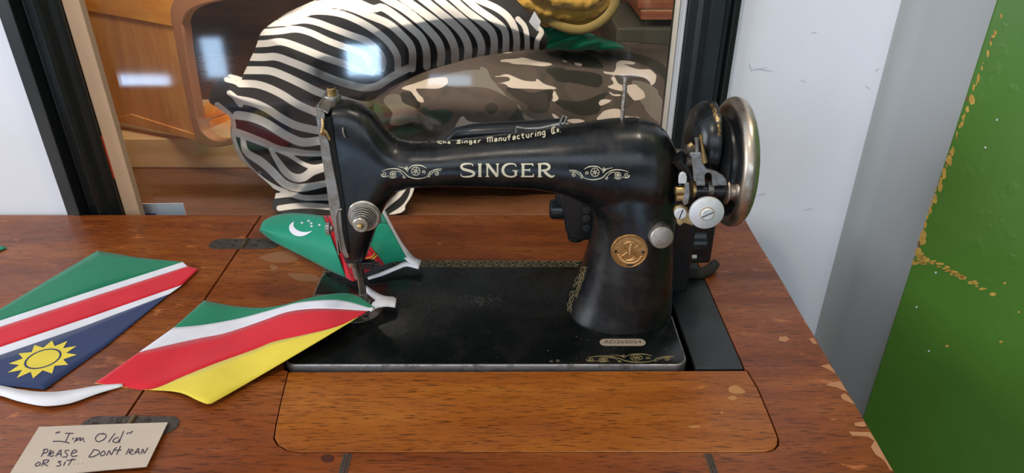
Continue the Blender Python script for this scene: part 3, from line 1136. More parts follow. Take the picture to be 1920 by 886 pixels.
base = n.ramp(n.noise(n.coords(), 13, 2, 0.4, 0.3), [(0.46, (0.070, 0.056, 0.043)), (0.50, (0.095, 0.072, 0.057))])
c = n.mix(lf('greyish'), base, (0.18, 0.16, 0.13))
c = n.mix(lf('darkish'), c, (0.028, 0.027, 0.020))
c = n.mix(lf('greenish'), c, (0.02, 0.05, 0.035))
c = n.mix(lf('lightish'), c, (0.60, 0.51, 0.42))
n.color(c)
n.bump(n.noise(n.coords(), 500, 2, 0.5), 0.08, 0.0004)
o = sheet('camouflage_cloth', COS, 3.2, cdepth, {'lightish': layer(LIGHT), 'darkish': layer(DARK, 1), 'greenish': layer(GREEN, 2), 'greyish': layer(GREY, 3)}, cm, back=0.05)
tag(o, 'brown, black and beige camouflage cloth draped behind the glass above the machine arm', 'cloth')

# ---- mustard scarf, green cloth, white label
mb = MB()
for pts, r in (([(945, -12), (985, 8), (1020, 20), (1070, 28), (1110, 22), (1140, 4), (1155, -25)], 14), ([(950, 5), (985, 26), (1030, 40), (1080, 42), (1120, 30), (1150, 5), (1158, -20)], 11),
               ([(1000, -20), (1040, 0), (1080, 6), (1120, -5), (1140, -30)], 13), ([(960, -30), (1000, -8), (1050, 12), (1100, 10)], 9)):
    P = [PY(x, y, 1.15 + 0.004 * i + (0.02 if r == 11 else 0)) for i, (x, y) in enumerate(catmull(pts, 5)[::2])]
    rs = [r / F * 1.28 * (0.55 + 0.45 * math.sin(math.pi * (0.08 + 0.9 * i / (len(P) - 1)))) for i in range(len(P))]
    mb.tube(P, rs, 14, 0, 0.8)
sc_ = mb.build('mustard_scarf', M['scarf'], None)
rm = sc_.modifiers.new('r', 'REMESH')
rm.mode = 'VOXEL'
rm.voxel_size = 0.002
rm.use_smooth_shade = True
tx = bpy.data.textures.new('folds', 'CLOUDS')
tx.noise_scale = 0.022
dm = sc_.modifiers.new('d', 'DISPLACE')
dm.texture = tx
dm.strength = 0.012
dm.texture_coords = 'GLOBAL'
tag(sc_, 'bunched mustard yellow scarf at the top behind the glass', 'scarf')
mb = MB()
P = [PY(x, y, 1.17) for x, y in catmull([(1150, -20), (1152, 10), (1130, 38), (1095, 55), (1060, 52), (1020, 35), (990, 20)], 4)]
mb.tube(P, [0.004, 0.005, 0.007] + [0.0075] * (len(P) - 5) + [0.006, 0.004], 12, 0, 0.6)
o = mb.build('olive_scarf', M['scarf2'], None)
tag(o, 'thin pale olive scarf edge hanging below the mustard scarf behind the glass', 'scarf')
GO = catmull([(1004, 40), (1040, 42), (1075, 58), (1110, 70), (1150, 84), (1170, 92), (1090, 94), (1030, 92), (1012, 88), (1008, 66)], 4, True)
o = sheet('green_cloth', GO, 3.0, lambda X, Y, D: 1.215 - 0.02 * np.sqrt(np.clip(D / 18, 0, 1)) + 0.006 * np.sin((X + Y * 2.2) / 9), {}, M['g_cloth'], back=0.03)
tag(o, 'bright green folded cloth behind the glass, under the mustard scarf', 'cloth')
tg = [PY(1002, 21, 1.00), PY(1014, 40, 1.00), PY(1007, 63, 1.00), PY(998, 79, 1.00), PY(988, 52, 1.00), PY(993, 38, 1.00)]
o = MB().prism(tg, (0, 0.0006, 0)).build('care_label', M['tape'], None, smooth=False)
tag(o, 'white cloth care label hanging beside the right end of the striped cushion', 'label')

# ---- white card behind the glass at the left
c0 = [PY(232, 382, 0.878), PY(343, 381, 0.878), PY(350, 410, 0.878), PY(240, 410, 0.878)]
zc = 0.7006
c0[2].z = c0[3].z = zc
crd = thing('price_card', 'white card with a blue print line standing behind the glass at the lower left', 'card', (c0[0].x, 0.878, zc))
MB().prism(c0, (0, 0.0008, 0)).build('card_sheet', M['paper'], crd, smooth=False)
a = [PY(246, 400, 0.8775), PY(292, 400, 0.8775), PY(292, 408, 0.8775), PY(246, 408, 0.8775)]
MB().prism(a, (0, 0.0003, 0)).build('blue_print', M['blue'], crd, smooth=False)

# ================================================================== sewing cabinet
cabn = thing('sewing_cabinet', 'worn reddish brown wooden sewing machine cabinet top with hinged flap and chipped right edge', 'table', (-0.15, 0.57, 0))
TB = 0.022
xseam = PZ(371, 580).x
yback = PZ(700, 403).y
yfront = 0.35
hx0 = PZ(530, 680, BT).x - 0.0008
hx1 = PZ(1397, 692, T).x
hy0 = PZ(960, 695).y
hy1 = PZ(800, 487, BT).y + 0.0035
leafpx = [(541, 697), (1400, 694.5), (1420, 728), (1438, 770), (1454, 810), (1458, 822), (1457, 833), (1450, 841), (1438, 845.5), (1415, 846.5), (1000, 846), (565, 846.5), (540, 843), (522, 832), (515, 820), (518, 798), (527, 755)]
leaf = [PZ(x, y) for x, y in leafpx]
cx = sum(p.x for p in leaf) / len(leaf)
cy = sum(p.y for p in leaf) / len(leaf)


def grow(p, g):
    return Vector((p.x + (g if p.x > cx else -g), p.y + (g if p.y > cy else -g), p.z))


# main top with its opening, drawn as one outline that runs round the hole
xr_b = PZ(1392, 403).x
xr_f = PZ(1678, 886)
xr_f = xr_b + (xr_f.x - xr_b) * (yback - yfront) / (yback - xr_f.y)
DN = Vector((0, 0, -TB))
gl = [grow(p, 0.0011) for p in leaf]
# right edge slightly irregular
redge = []
for k in range(12):
    t = k / 11
    redge.append(Vector((xr_b + (xr_f - xr_b) * t + (random.uniform(-0.0006, 0.0006) if 0 < k < 11 else 0), yback + (yfront - yback) * t, T)))
order = [0] + list(range(len(leaf) - 1, 0, -1))          # leaf outline from back-left round the front to back-right
holeL = [Vector((hx0, hy1, T)), Vector((hx0, hy0 + 0.010, T)), Vector((gl[0].x - 0.004, hy0 + 0.001, T))]
outer = [Vector((xseam + 0.0012, yback, T))] + redge + [Vector((xseam + 0.0012, yfront, T))]
# split into four n-gons so that no hole is needed
xm = 0.0
hole_all = holeL + [gl[i] for i in order] + [Vector((hx1, hy0 + 0.002, T)), Vector((hx1, hy1, T))]
left_part = [Vector((xm, yback, T)), Vector((xseam + 0.0012, yback, T)), Vector((xseam + 0.0012, yfront, T)), Vector((xm, yfront, T))]
front_l = [gl[i] for i in order if gl[i].x < xm]
yfh = gl[11].y
pl = left_part + [Vector((xm, yfh, T))] + [p for p in reversed(front_l)] + holeL[::-1][:-1] + [holeL[0], Vector((xm, hy1, T))]
front_r = [gl[i] for i in order if gl[i].x > xm]
front_r = [p for p in front_r if abs(p.x - xm) > 0.03 or True]
pr_ = [Vector((xm, yback, T)), Vector((xm, hy1, T)), Vector((hx1, hy1, T)), Vector((hx1, hy0 + 0.002, T))] + [p for p in reversed(front_r)] + [Vector((xm, yfh, T)), Vector((xm, yfront, T))] + redge[::-1]
mb = MB().prism(pl, DN).prism(pr_, DN)
top = mb.build('tabletop', [M['top']], cabn, smooth=False, bevel=0.0)
tbv = bvh_of(top)
# chipped veneer along the right edge
mb = MB()
Z5 = lambda p: [(1000 + x / 2.743, 600 + y / 2.743) for x, y in p]
for q in ([(1478, 234), (1520, 225), (1543, 250), (1560, 282), (1545, 268), (1505, 246)],
          [(1520, 320), (1582, 312), (1592, 325), (1622, 372), (1600, 362), (1560, 345), (1510, 335)],
          [(1580, 385), (1605, 375), (1640, 412), (1655, 432), (1632, 425), (1590, 405)],
          [(1650, 528), (1700, 520), (1712, 545), (1690, 548), (1655, 542)],
          [(1622, 572), (1738, 568), (1760, 610), (1800, 672), (1838, 740), (1850, 775), (1835, 770), (1805, 720), (1760, 690), (1735, 650), (1755, 620), (1720, 598), (1640, 592)],
          [(1265, 85), (1300, 82), (1318, 98), (1295, 112), (1262, 104)],
          [(1385, 0), (1398, 3), (1420, 30), (1412, 32)], [(1418, 95), (1440, 90), (1462, 125), (1440, 122)]):
    mb = MB()
    decal_poly(mb, tbv, Z5(q), 0.00015)
    if mb.v:
        mb.build('veneer_chip', M['edge_wood'], top, smooth=False)
mb = MB()
decal_poly(mb, tbv, [(614 + 13 * math.cos(k * math.pi / 8), 859 + 8 * math.sin(k * math.pi / 8)) for k in range(16)], 0.00012)
mb.build('dark_stain', mat('dark_stain', (0.075, 0.018, 0.008), 0.4), top, smooth=False)
flap = MB().prism([Vector((xseam - 0.0012, yback, T)), Vector((-1.02, yback, T)), Vector((-1.02, yfront, T)), Vector((xseam - 0.0012, yfront, T))], DN).build('flap', M['top'], cabn, smooth=False)
lf_ = MB().prism(leaf, DN).build('front_leaf', M['leaf'], cabn, smooth=False, bevel=0.0006)
lbv = bvh_of(lf_)
mb = MB()
for q in ([(1006, 345), (1040, 335), (1075, 352), (1090, 372), (1060, 378), (1012, 372)], [(1000, 398), (1030, 388), (1048, 402), (1020, 412)], [(800, 545), (850, 540), (855, 550), (810, 553)], [(960, 472), (975, 470), (970, 482)]):
    mb = MB()
    decal_poly(mb, lbv, [tuple(p) for p in catmull(Z5(q), 3, True)], 0.00012)
    if mb.v:
        mb.build('worn_patch', M['worn'], lf_, smooth=False)
# cabinet body below
bmb = MB()
x1b = 0.245
bmb.box((-0.30, 0.38, 0.06), (-0.28, 0.79, T - TB - 0.0005)).box((x1b - 0.02, 0.38, 0.06), (x1b, 0.79, T - TB - 0.0005))
bmb.box((-0.2799, 0.77, 0.06), (x1b - 0.0201, 0.789, T - TB - 0.0005)).box((-0.2799, 0.40, 0.40), (x1b - 0.0201, 0.415, T - TB - 0.0005))
bmb.box((-0.2799, 0.42, 0.55), (x1b - 0.0201, 0.765, 0.56))
bmb.build('cabinet_body', M['body_wood'], cabn, smooth=False, bevel=0.001)
for x in (-0.30, x1b - 0.035):
    for y in (0.38, 0.755):
        MB().box((x, y, 0), (x + 0.035, y + 0.035, 0.0595)).build('leg', M['body_wood'], cabn, smooth=False, bevel=0.002)
MB().box((-0.99, 0.40, 0), (-0.96, 0.43, T - TB - 0.0005)).build('leg', M['body_wood'], cabn, smooth=False, bevel=0.002)
MB().box((-0.99, 0.74, 0), (-0.96, 0.77, T - TB - 0.0005)).build('leg', M['body_wood'], cabn, smooth=False, bevel=0.002)

# two slotted metal strips in front of the leaf
for xa_, xb_ in ((640, 658), (1316, 1332)):
    a, b_ = PZ(xa_ + 4, 850), PZ(xb_ + 3, 850)
    yf = 0.352
    dx = (1 if xa_ < 960 else -1) * 0
    m_ = MB()
    w3 = (b_.x - a.x) / 3
    for k in range(3):
        m_.box((a.x + k * w3 + 0.0002, yf, T - 0.002), (a.x + (k + 1) * w3 - 0.0002, gl[11].y - 0.0012, T + 0.0005 + (0.0004 if k == 1 else 0)))
    m_.build('metal_strip', M['bronze'], cabn, smooth=False, bevel=0.0002)


# hinges
def hinge(pc, halfx, halfy, name='hinge'):
    """round-ended flap hinge set across the seam"""
    c = PZ(*pc)
    out = []
    n = 14
    for sgn in (-1, 1):
        pts = [Vector((c.x + sgn * 0.0015, c.y - halfy, T)), Vector((c.x + sgn * (halfx - halfy), c.y - halfy, T))]
        for k in range(1, n):
            a = -math.pi / 2 + math.pi * k / n
            pts.append(Vector((c.x + sgn * (halfx - halfy + halfy * math.cos(a)), c.y + halfy * math.sin(a), T)))
        pts += [Vector((c.x + sgn * (halfx - halfy), c.y + halfy, T)), Vector((c.x + sgn * 0.0015, c.y + halfy, T))]
        out.append(pts)
    base = MB()
    for pts in out:
        base.prism(pts, (0, 0, 0.0007))
    h = base.build(name, M['bronze'], cabn, smooth=False, bevel=0.0002)
    MB().cyl((c.x, c.y - halfy * 0.95, T + 0.0008), (c.x, c.y + halfy * 0.95, T + 0.0008), 0.0022, seg=12).build('knuckle', worn_metal('hinge_pin', (0.30, 0.21, 0.12), (0.16, 0.11, 0.07), 0.4), h)
    for sgn in (-1, 1):
        for dx, dy in ((0.30, 0.45), (0.30, -0.45), (0.74, 0)):
            sx, sy = c.x + sgn * halfx * dx, c.y + halfy * dy
            m_ = MB().lathe([(0, 0.0030), (0.0005, 0.0030), (0.0009, 0.0018)], (sx, sy, T + 0.0006), (0, 0, 1), 18)
            m_.build('screw', M['bronze'], h)
            a = random.uniform(0, 3.1)
            v = Vector((math.cos(a), math.sin(a), 0)) * 0.0024
            u = Vector((-math.sin(a), math.cos(a), 0)) * 0.0004
            p = Vector((sx, sy, T + 0.00155))
            MB().prism([p - v - u, p + v - u, p + v + u, p - v + u], (0, 0, 0.0001)).build('screw_slot', M['hole'], h, smooth=False)
    return h


hinge((459, 457), 0.043, 0.0125)
hinge((243, 797), 0.041, 0.0105)
# pale scratches near the rear hinge
mb = MB()
for q in ([(488, 480), (540, 470), (560, 486), (530, 492), (500, 490)], [(540, 512), (590, 516), (600, 526), (560, 526)], [(505, 496), (522, 500), (512, 508)], [(596, 540), (602, 536), (604, 541)], [(820, 454), (828, 455), (826, 459), (820, 458)]):
    mb = MB()
    decal_poly(mb, tbv, [tuple(p) for p in catmull(q, 3, True)], 0.0001)
    if mb.v:
        mb.build('worn_patch', M['scrape'], top, smooth=False)

# ================================================================== sewing machine
YC = 0.612
sm = thing('sewing_machine', 'old black cast iron sewing machine with gold lettering set into the wooden cabinet', 'sewing machine', (-0.02, 0.60, T))

# ---- bed
bx0, bx1 = PZ(530, 680, BT).x, PZ(1288, 672, BT).x
by0, by1 = PZ(900, 684, BT).y, PZ(800, 487, BT).y


def rrect(x0, x1, y0, y1, r, z, n=7, rs=None):
    rs = rs or [r] * 4
    out = []
    for (cx_, cy_, a0, q) in ((x1, y1, 0, rs[0]), (x0, y1, 90, rs[1]), (x0, y0, 180, rs[2]), (x1, y0, 270, rs[3])):
        sx = -1 if cx_ == x1 else 1
        sy = -1 if cy_ == y1 else 1
        for k in range(n + 1):
            a = math.radians(a0 + 90 * k / n)
            out.append(Vector((cx_ + sx * q + q * math.cos(a), cy_ + sy * q + q * math.sin(a), z)))
    return out


mb = MB()
rings = []
for dz, ins in ((-0.010, 0.0), (0.0028, 0.0), (0.0036, 0.0006), (0.0040, 0.0016)):
    rings.append(rrect(bx0 + ins, bx1 - ins, by0 + ins, by1 - ins, 0.013 - ins, T + dz))
mb.loft(rings)
for i_, f_ in enumerate(mb.f):
    zz = [mb.v[k][2] for k in f_]
    if len(f_) == 4 and max(zz) > T + 0.001:
        mb.mi[i_] = 1
bed = mb.build('bed', [M['bed'], worn_metal('bed_rim', (0.30, 0.29, 0.29), (0.10, 0.085, 0.07), 0.36, 90, 0.9, 0.55)], sm, smooth=True, angle=50)
bbv = bvh_of(bed)

# ---- extension plate to the right of the bed
p0, p1, p2, p3 = PZ(1304, 690), PZ(1395.5, 690.5), PZ(1338, 500), PZ(1255, 500)
ep = MB().prism([Vector((bx1 + 0.0065, p1.y, T - 0.004)), Vector((hx1 - 0.0012, p1.y, T - 0.004)), Vector((hx1 - 0.0012, hy1 - 0.002, T - 0.004)), Vector((bx1 + 0.0065, hy1 - 0.002, T - 0.004))], (0, 0, 0.0042)).build('filler_plate', M['ext'], cabn, smooth=False, bevel=0.0007)

# ---- arm, head and pillar as one casting
def tow(pts):
    return np.array([(PY(x, y, YC).x, PY(x, y, YC).z) for x, y in pts])


topc = tow([(611, 193), (630, 187), (655, 187), (678, 195), (700, 213), (716, 233), (730, 250), (745, 260), (770, 265), (820, 264), (900, 256), (1000, 243), (1080, 231), (1150, 221), (1195, 219), (1228, 227), (1250, 243), (1264, 268), (1272, 300)])
botc = tow([(649, 478), (655, 486), (684, 486), (690, 476), (700, 450), (712, 410), (725, 382), (742, 360), (768, 351), (820, 348), (900, 349), (1000, 353), (1050, 361), (1085, 375), (1120, 392), (1200, 400), (1250, 390), (1266, 350), (1272, 300)])
mb = MB()
rings = []
X0, X1 = topc[0, 0] + 0.002, topc[-1, 0]
NS = 130
phi = math.radians(21)
for k in range(NS + 1):
    x = X0 + (X1 - X0) * k / NS
    if k == NS:
        x -= 0.0004
    zt_ = np.interp(x, topc[:, 0], topc[:, 1])
    zb_ = np.interp(x, botc[:, 0], botc[:, 1])
    H = max(0.0015, (zt_ - zb_) / 2)
    s = (x + 0.17) / 0.06
    hd = min(1, max(0, s))
    hd = hd * hd * (3 - 2 * hd)
    dep = 0.0235 * (1 - hd) + 0.0235 * hd
    if x > -0.04:
        q = min(1, (x + 0.04) / 0.16)
        dep += 0.0135 * q * q * (3 - 2 * q)
    q = max(0, (X1 - x) / 0.028)
    if q < 1:
        dep *= math.sqrt(max(0.0, 1 - (1 - q) ** 2)) * 0.98 + 0.02
    a_ = dep
    bb = math.sqrt(max((H * 0.45) ** 2, H * H - (a_ * math.tan(phi)) ** 2)) if H < 0.06 else H - 0.002
    e = 2 / (2.1 * hd + 5.0 * (1 - hd))
    zc_ = (zt_ + zb_) / 2
    ring = []
    for i in range(56):
        t = 2 * math.pi * i / 56
        c_, s_ = math.cos(t), math.sin(t)
        ring.append(Vector((x, YC + a_ * math.copysign(abs(c_) ** e, c_), zc_ + bb * math.copysign(abs(s_) ** e, s_))))
    rings.append(ring)
mb.loft(rings)
# pillar
pl_l = tow([(1098, 372), (1110, 392), (1113, 410), (1110, 435), (1103, 462), (1092, 500), (1076, 540), (1062, 565), (1055, 583), (1052, 594)])
pl_r = tow([(1272, 300), (1273, 340), (1268, 400), (1262, 450), (1260, 500), (1258, 540), (1257, 565), (1259, 583), (1262, 594)])
rings = []
z0p, z1p = BT - 0.001, tow([(1200, 245)])[0, 1]
for k in range(70):
    z = z0p + (z1p - z0p) * k / 69
    xl = np.interp(-z, -pl_l[:, 1], pl_l[:, 0])
    xr2 = np.interp(-z, -pl_r[:, 1], pl_r[:, 0])
    tt = (z - z0p) / 0.10
    dep = 0.0345 + 0.0195 * (max(0, 1 - tt)) ** 1.6
    if z > z1p - 0.03:
        q = (z1p - z) / 0.03
        s = math.sqrt(max(0.02, 1 - (1 - q) ** 2))
        m_ = (xl + xr2) / 2
        xl, xr2 = m_ + (xl - m_) * s, m_ + (xr2 - m_) * s
        dep *= s
    ring = []
    for i in range(56):
        t = 2 * math.pi * i / 56
        c_, s_ = math.cos(t), math.sin(t)
        e = 2 / 2.3
        ring.append(Vector(((xl + xr2) / 2 + (xr2 - xl) / 2 * math.copysign(abs(c_) ** e, c_), YC + dep * math.copysign(abs(s_) ** e, s_), z)))
    rings.append(ring)
mb.loft(rings)
# presser/needle bar boss at the head's lower end is part of the casting
arm = mb.build('arm', M['black'], sm)
r_ = arm.modifiers.new('r', 'REMESH')
r_.mode = 'VOXEL'
r_.voxel_size = 0.0013
s_ = arm.modifiers.new('s', 'SMOOTH')
s_.factor = 0.6
s_.iterations = 14
dg = bpy.context.evaluated_depsgraph_get()
me = bpy.data.meshes.new_from_object(arm.evaluated_get(dg))
arm.modifiers.clear()
arm.data = me
me.polygons.foreach_set('use_smooth', [True] * len(me.polygons))
abv = bvh_of(arm)

# ---- decals on the arm
Z6 = lambda p: [(700 + x / 3.43, 220 + y / 3.43) for x, y in p]


def glyphs():
    S = []
    B, Th = 5.2, 2.6
    # S
    S.append((Z6([(640, 312), (636, 300), (605, 297), (575, 303), (566, 318), (580, 332), (610, 340), (640, 350), (648, 363), (632, 376), (600, 380), (570, 377), (562, 362)]), [1.6, 2.4, 3, 4, 4.6, 5, 5, 5, 4.4, 3.6, 3, 2.4, 1.6]))
    # I
    S.append((Z6([(685, 299), (685, 378)]), 5.2))
    S.append((Z6([(673, 299), (697, 299)]), 2))
    S.append((Z6([(673, 378), (697, 378)]), 2))
    # N
    S += [(Z6([(733, 299), (733, 378)]), 3.0), (Z6([(722, 299), (742, 299)]), 2), (Z6([(722, 378), (745, 378)]), 2), (Z6([(735, 300), (798, 379)]), 5.2), (Z6([(799, 299), (799, 379)]), 2.8), (Z6([(788, 299), (810, 299)]), 2)]
    # G
    S.append((Z6([(918, 316), (912, 302), (885, 297), (855, 303), (836, 322), (834, 348), (850, 370), (880, 380), (908, 376), (916, 364)]), [1.6, 2.4, 3, 4.2, 5.2, 5.2, 4.4, 3, 3, 3.4]))
    S += [(Z6([(916, 342), (916, 374)]), 4.6), (Z6([(896, 342), (928, 342)]), 2)]
    # E
    S += [(Z6([(963, 299), (963, 378)]), 5.2), (Z6([(950, 299), (1026, 299)]), 2.6), (Z6([(950, 378), (1030, 378)]), 2.8), (Z6([(963, 337), (1005, 337)]), 2.4), (Z6([(1025, 297), (1026, 312)]), 2.2), (Z6([(1029, 363), (1029, 380)]), 2.4), (Z6([(1005, 328), (1005, 346)]), 1.8)]
    # R
    S += [(Z6([(1070, 299), (1070, 380)]), 5.2), (Z6([(1057, 299), (1105, 297), (1128, 307), (1130, 325), (1112, 337), (1072, 340)]), [2.4, 3, 4.6, 5, 3.4, 2.2]), (Z6([(1095, 340), (1120, 365), (1145, 380), (1166, 372)]), [4, 5.2, 4.6, 2]), (Z6([(1057, 380), (1085, 380)]), 2)]
    return S


def flower(cx_, cy_, r):
    S = [(circle(cx_, cy_, r), 1.1), (circle(cx_, cy_, r * 0.22, 8), 1.3)]
    for k in range(6):
        a = k * math.pi / 3 + 0.3
        S.append(([(cx_ + r * 0.3 * math.cos(a), cy_ + r * 0.3 * math.sin(a)), (cx_ + r * 0.78 * math.cos(a), cy_ + r * 0.78 * math.sin(a))], [0.7, 1.8, 0.7]))
    return S


def scroll():
    """right ornament in traced coordinates relative to its left end; width 113, height 28"""
    q = lambda p: [((x - 1255) / 3.43, (y - 355) / 3.43) for x, y in p]
    S = [(q([(1256, 336), (1290, 338), (1320, 348), (1345, 372)]), [0.8, 1.6, 1.2, 0.8]), (q([(1262, 345), (1300, 350), (1330, 372), (1335, 388)]), [0.8, 1.4, 0.8]),
         (q(spiral(1290, 366, 14, 1.4, -1.6, -1)), 1.2), (q([(1330, 350), (1345, 380), (1338, 390)]), [1, 2.2, 1]),
         (q([(1340, 375), (1370, 392), (1420, 397), (1470, 385), (1500, 358), (1540, 336), (1600, 336), (1642, 350)]), [0.8, 1.4, 2, 1.8, 1.2, 2, 1.4, 0.8]),
         (q([(1355, 330), (1390, 314), (1440, 314), (1470, 335), (1478, 355)]), [0.8, 1.8, 1.8, 1.2, 0.8]),
         (q([(1480, 350), (1500, 330), (1540, 320)]), [0.8, 1.2, 0.6]), (q([(1475, 325), (1485, 338), (1495, 326)]), 1.6), (q([(1484, 318), (1482, 345)]), 1.4),
         (q(spiral(1628, 368, 17, 1.4, 0.0, 1)), 1.2), (q(spiral(1500, 385, 11, 1.3, 3.0, -1)), 1.1), (q([(1505, 375), (1530, 352), (1560, 350)]), [0.8, 1.4, 0.8]),
         (q(spiral(1375, 355, 12, 1.3, 2.2, 1)), 1.1), (q([(1600, 375), (1612, 385), (1640, 384), (1648, 368)]), [0.8, 1.4, 1.0]), (q([(1545, 385), (1575, 394), (1600, 384)]), [0.8, 1.4, 0.8])]
    S += flower(*q([(1425, 350)])[0], 7.8) + flower(*q([(1572, 368)])[0], 5.4)
    return S


mb = MB()
decal(mb, abv, glyphs(), 0.00022, 1.5)
mb.build('maker_lettering', M['gold'], sm, smooth=False, fix=False)['label'] = 'gold maker name lettering on the arm'
for mir, ox, oy in ((1, 1066, 324), (-1, 829, 322)):
    mb = MB()
    decal(mb, abv, [([(ox + mir * x, oy + y) for x, y in p], w_ if isinstance(w_, list) else w_) for p, w_ in scroll()], 0.0002, 1.5)
    mb.build('scroll_ornament', M['gold'], sm, smooth=False, fix=False)
# the line of lettering along the top of the arm
W8 = 'The Singer Manufacturing Co.'
gl8 = {  # broken-letter strokes in a 6 x 8 box
    'T': [[(0, 1), (3, 0), (6, 1)], [(3, 0), (2, 5), (4, 8), (6, 7)], [(1, 3), (1, 7)]], 'h': [[(1, 0), (1, 8)], [(1, 4), (4, 3), (4, 8)]], 'e': [[(4, 5), (1, 5), (1, 7), (3, 8), (4, 7)], [(1, 5), (2, 3), (4, 4)]],
    'S': [[(6, 1), (3, 0), (1, 2), (5, 5), (4, 8), (0, 7)], [(3, 1), (3, 8)]], 'i': [[(1, 3), (1, 8)], [(1, 1), (1.3, 1.5)]], 'n': [[(1, 3), (1, 8)], [(1, 4), (4, 3), (4, 8)]],
    'g': [[(4, 3), (1, 4), (1, 7), (4, 7)], [(4, 3), (4, 10), (1, 10)]], 'r': [[(1, 3), (1, 8)], [(1, 4), (4, 3)]], 'M': [[(0, 2), (1, 0), (1, 8)], [(1, 1), (4, 0), (4, 8)], [(4, 1), (7, 0), (7, 8)]],
    'a': [[(1, 4), (4, 3), (4, 8)], [(4, 5), (1, 6), (2, 8), (4, 7)]], 'u': [[(1, 3), (1, 7), (4, 8)], [(4, 3), (4, 8)]], 'f': [[(4, 0), (2, 1), (2, 8)], [(0, 3), (4, 3)]], 'c': [[(4, 4), (2, 3), (1, 5), (2, 8), (4, 7)]],
    't': [[(2, 1), (2, 7), (4, 8)], [(0, 3), (4, 3)]], 'C': [[(6, 1), (3, 0), (1, 3), (2, 8), (6, 7)], [(3.5, 1), (3.5, 7)]], 'o': [[(2, 3), (1, 5), (2, 7), (3, 5), (2, 3)]], '.': [[(1, 7), (1.3, 7.6)]]}
wid = {'T': 7, 'S': 7, 'M': 9, 'C': 7, 'i': 3, '.': 3, ' ': 6, 'o': 4}
tot = sum(wid.get(ch, 6) for ch in W8)
mb = MB()
cur = 0
basex = [(820, 262.5), (860, 262), (900, 260.5), (950, 256), (1000, 249), (1053, 240)]
for ch in W8:
    wch = wid.get(ch, 6)
    if ch != ' ':
        for stp in gl8[ch]:
            pts = []
            for (gx, gy) in stp:
                x = 820 + (cur + gx) / tot * 233
                yb = np.interp(x, [p[0] for p in basex], [p[1] for p in basex]) + 4.0
                hgt = np.interp(x, [820, 900, 1053], [4, 8, 13])
                pts.append((x, yb - hgt * 0.35 + (gy / 8 - 0.5) * hgt + 2.0))
            decal(mb, abv, [(pts, 1.9)], 0.0002, 1.5)
    cur += wch
mb.build('top_lettering', M['gold'], sm, smooth=False, fix=False)

# ---- decals on the bed and pillar
mb = MB()


def border(mb, bvh, xa, ya, xb, yb, h, unit, wd=1.1):
    L = math.hypot(xb - xa, yb - ya)
    n = int(L / unit)
    ux, uy = (xb - xa) / L, (yb - ya) / L
    S = []
    for k in range(n):
        cx_ = xa + ux * (k + 0.5) * unit
        cy_ = ya + uy * (k + 0.5) * unit
        sg = 1 if k % 2 else -1
        tr = lambda P: [(cx_ + ux * a - uy * b, cy_ + uy * a + ux * b) for a, b in P]
        S.append((tr([(-unit * 0.6, sg * h * 0.35), (-unit * 0.2, -sg * h * 0.35), (unit * 0.3, -sg * h * 0.3), (unit * 0.6, -sg * h * 0.35)]), [0.6, wd * 1.4, wd, 0.6]))
        S.append((tr([(a, b) for a, b in spiral(0, sg * h * 0.05, min(h * 0.4, unit * 0.35), 1.2, 0, sg, 10, 0.8)]), wd))
        S.append((tr([(unit * 0.2, sg * h * 0.35), (unit * 0.45, 0)]), [0.6, wd * 1.6, 0.6]))
    decal(mb, bvh, S, 0.00012, 2.0)


border(mb, bbv, 606, 494, 1088, 494, 10, 15, 1.1)
decal(mb, bbv, [([(780, 489), (1088, 489)], 0.7), ([(780, 499.5), (1085, 499.5)], 0.7)], 0.00012)
border(mb, bbv, 600, 512, 618, 505, 16, 9, 1.0)
border(mb, bbv, 594, 530, 612, 500, 10, 9, 0.9)
mb.build('rear_border', M['golddim'], bed, smooth=False, fix=False)
mb = MB()
decal(mb, bbv, [([(1265 - x * 1.45, 671 + y * 0.62) for x, y in p], w_) for p, w_ in scroll()], 0.00012, 1.5)
mb.build('front_ornament', M['golddim'], bed, smooth=False, fix=False)
mb = MB()
for k in range(150):
    x = random.gauss(0, 22)
    y = random.gauss(0, 5)
    if abs(x) > 50 or abs(y) > 11:
        continue
    a = random.uniform(0, 3.14)
    l = random.uniform(0.8, 3)
    decal(mb, bbv, [([(897 + x, 562 + y), (897 + x + l * math.cos(a), 562 + y + l * 0.5 * math.sin(a))], 0.8)], 0.00012)
mb.build('centre_ornament', mat('rubbed_transfer', (0.12, 0.13, 0.10), 0.6), bed, smooth=False, fix=False)
mb = MB()
border(mb, abv, 1098, 500, 1072, 548, 14, 11, 1.0)
border(mb, abv, 1074, 545, 1065, 590, 12, 10, 0.9)
border(mb, abv, 1095, 512, 1078, 560, 8, 8, 0.8)
mb.build('pillar_ornament', M['golddim'], sm, smooth=False, fix=False)
mb = MB()
for k in range(160):
    x, y = random.uniform(600, 1270), random.uniform(510, 675)
    if random.random() < 0.5 and x < 1050:
        continue
    if random.random() < 0.6:
        l = random.uniform(0.5, 2.5)
        a = random.uniform(-0.6, 0.6)
        decal(mb, bbv, [([(x, y), (x + l, y + l * math.sin(a))], random.uniform(0.4, 1.0))], 0.0001)
mb.build('scratch', mat('scratch_grey', (0.18, 0.18, 0.17), 0.6), bed, smooth=False, fix=False)['kind'] = 'stuff'

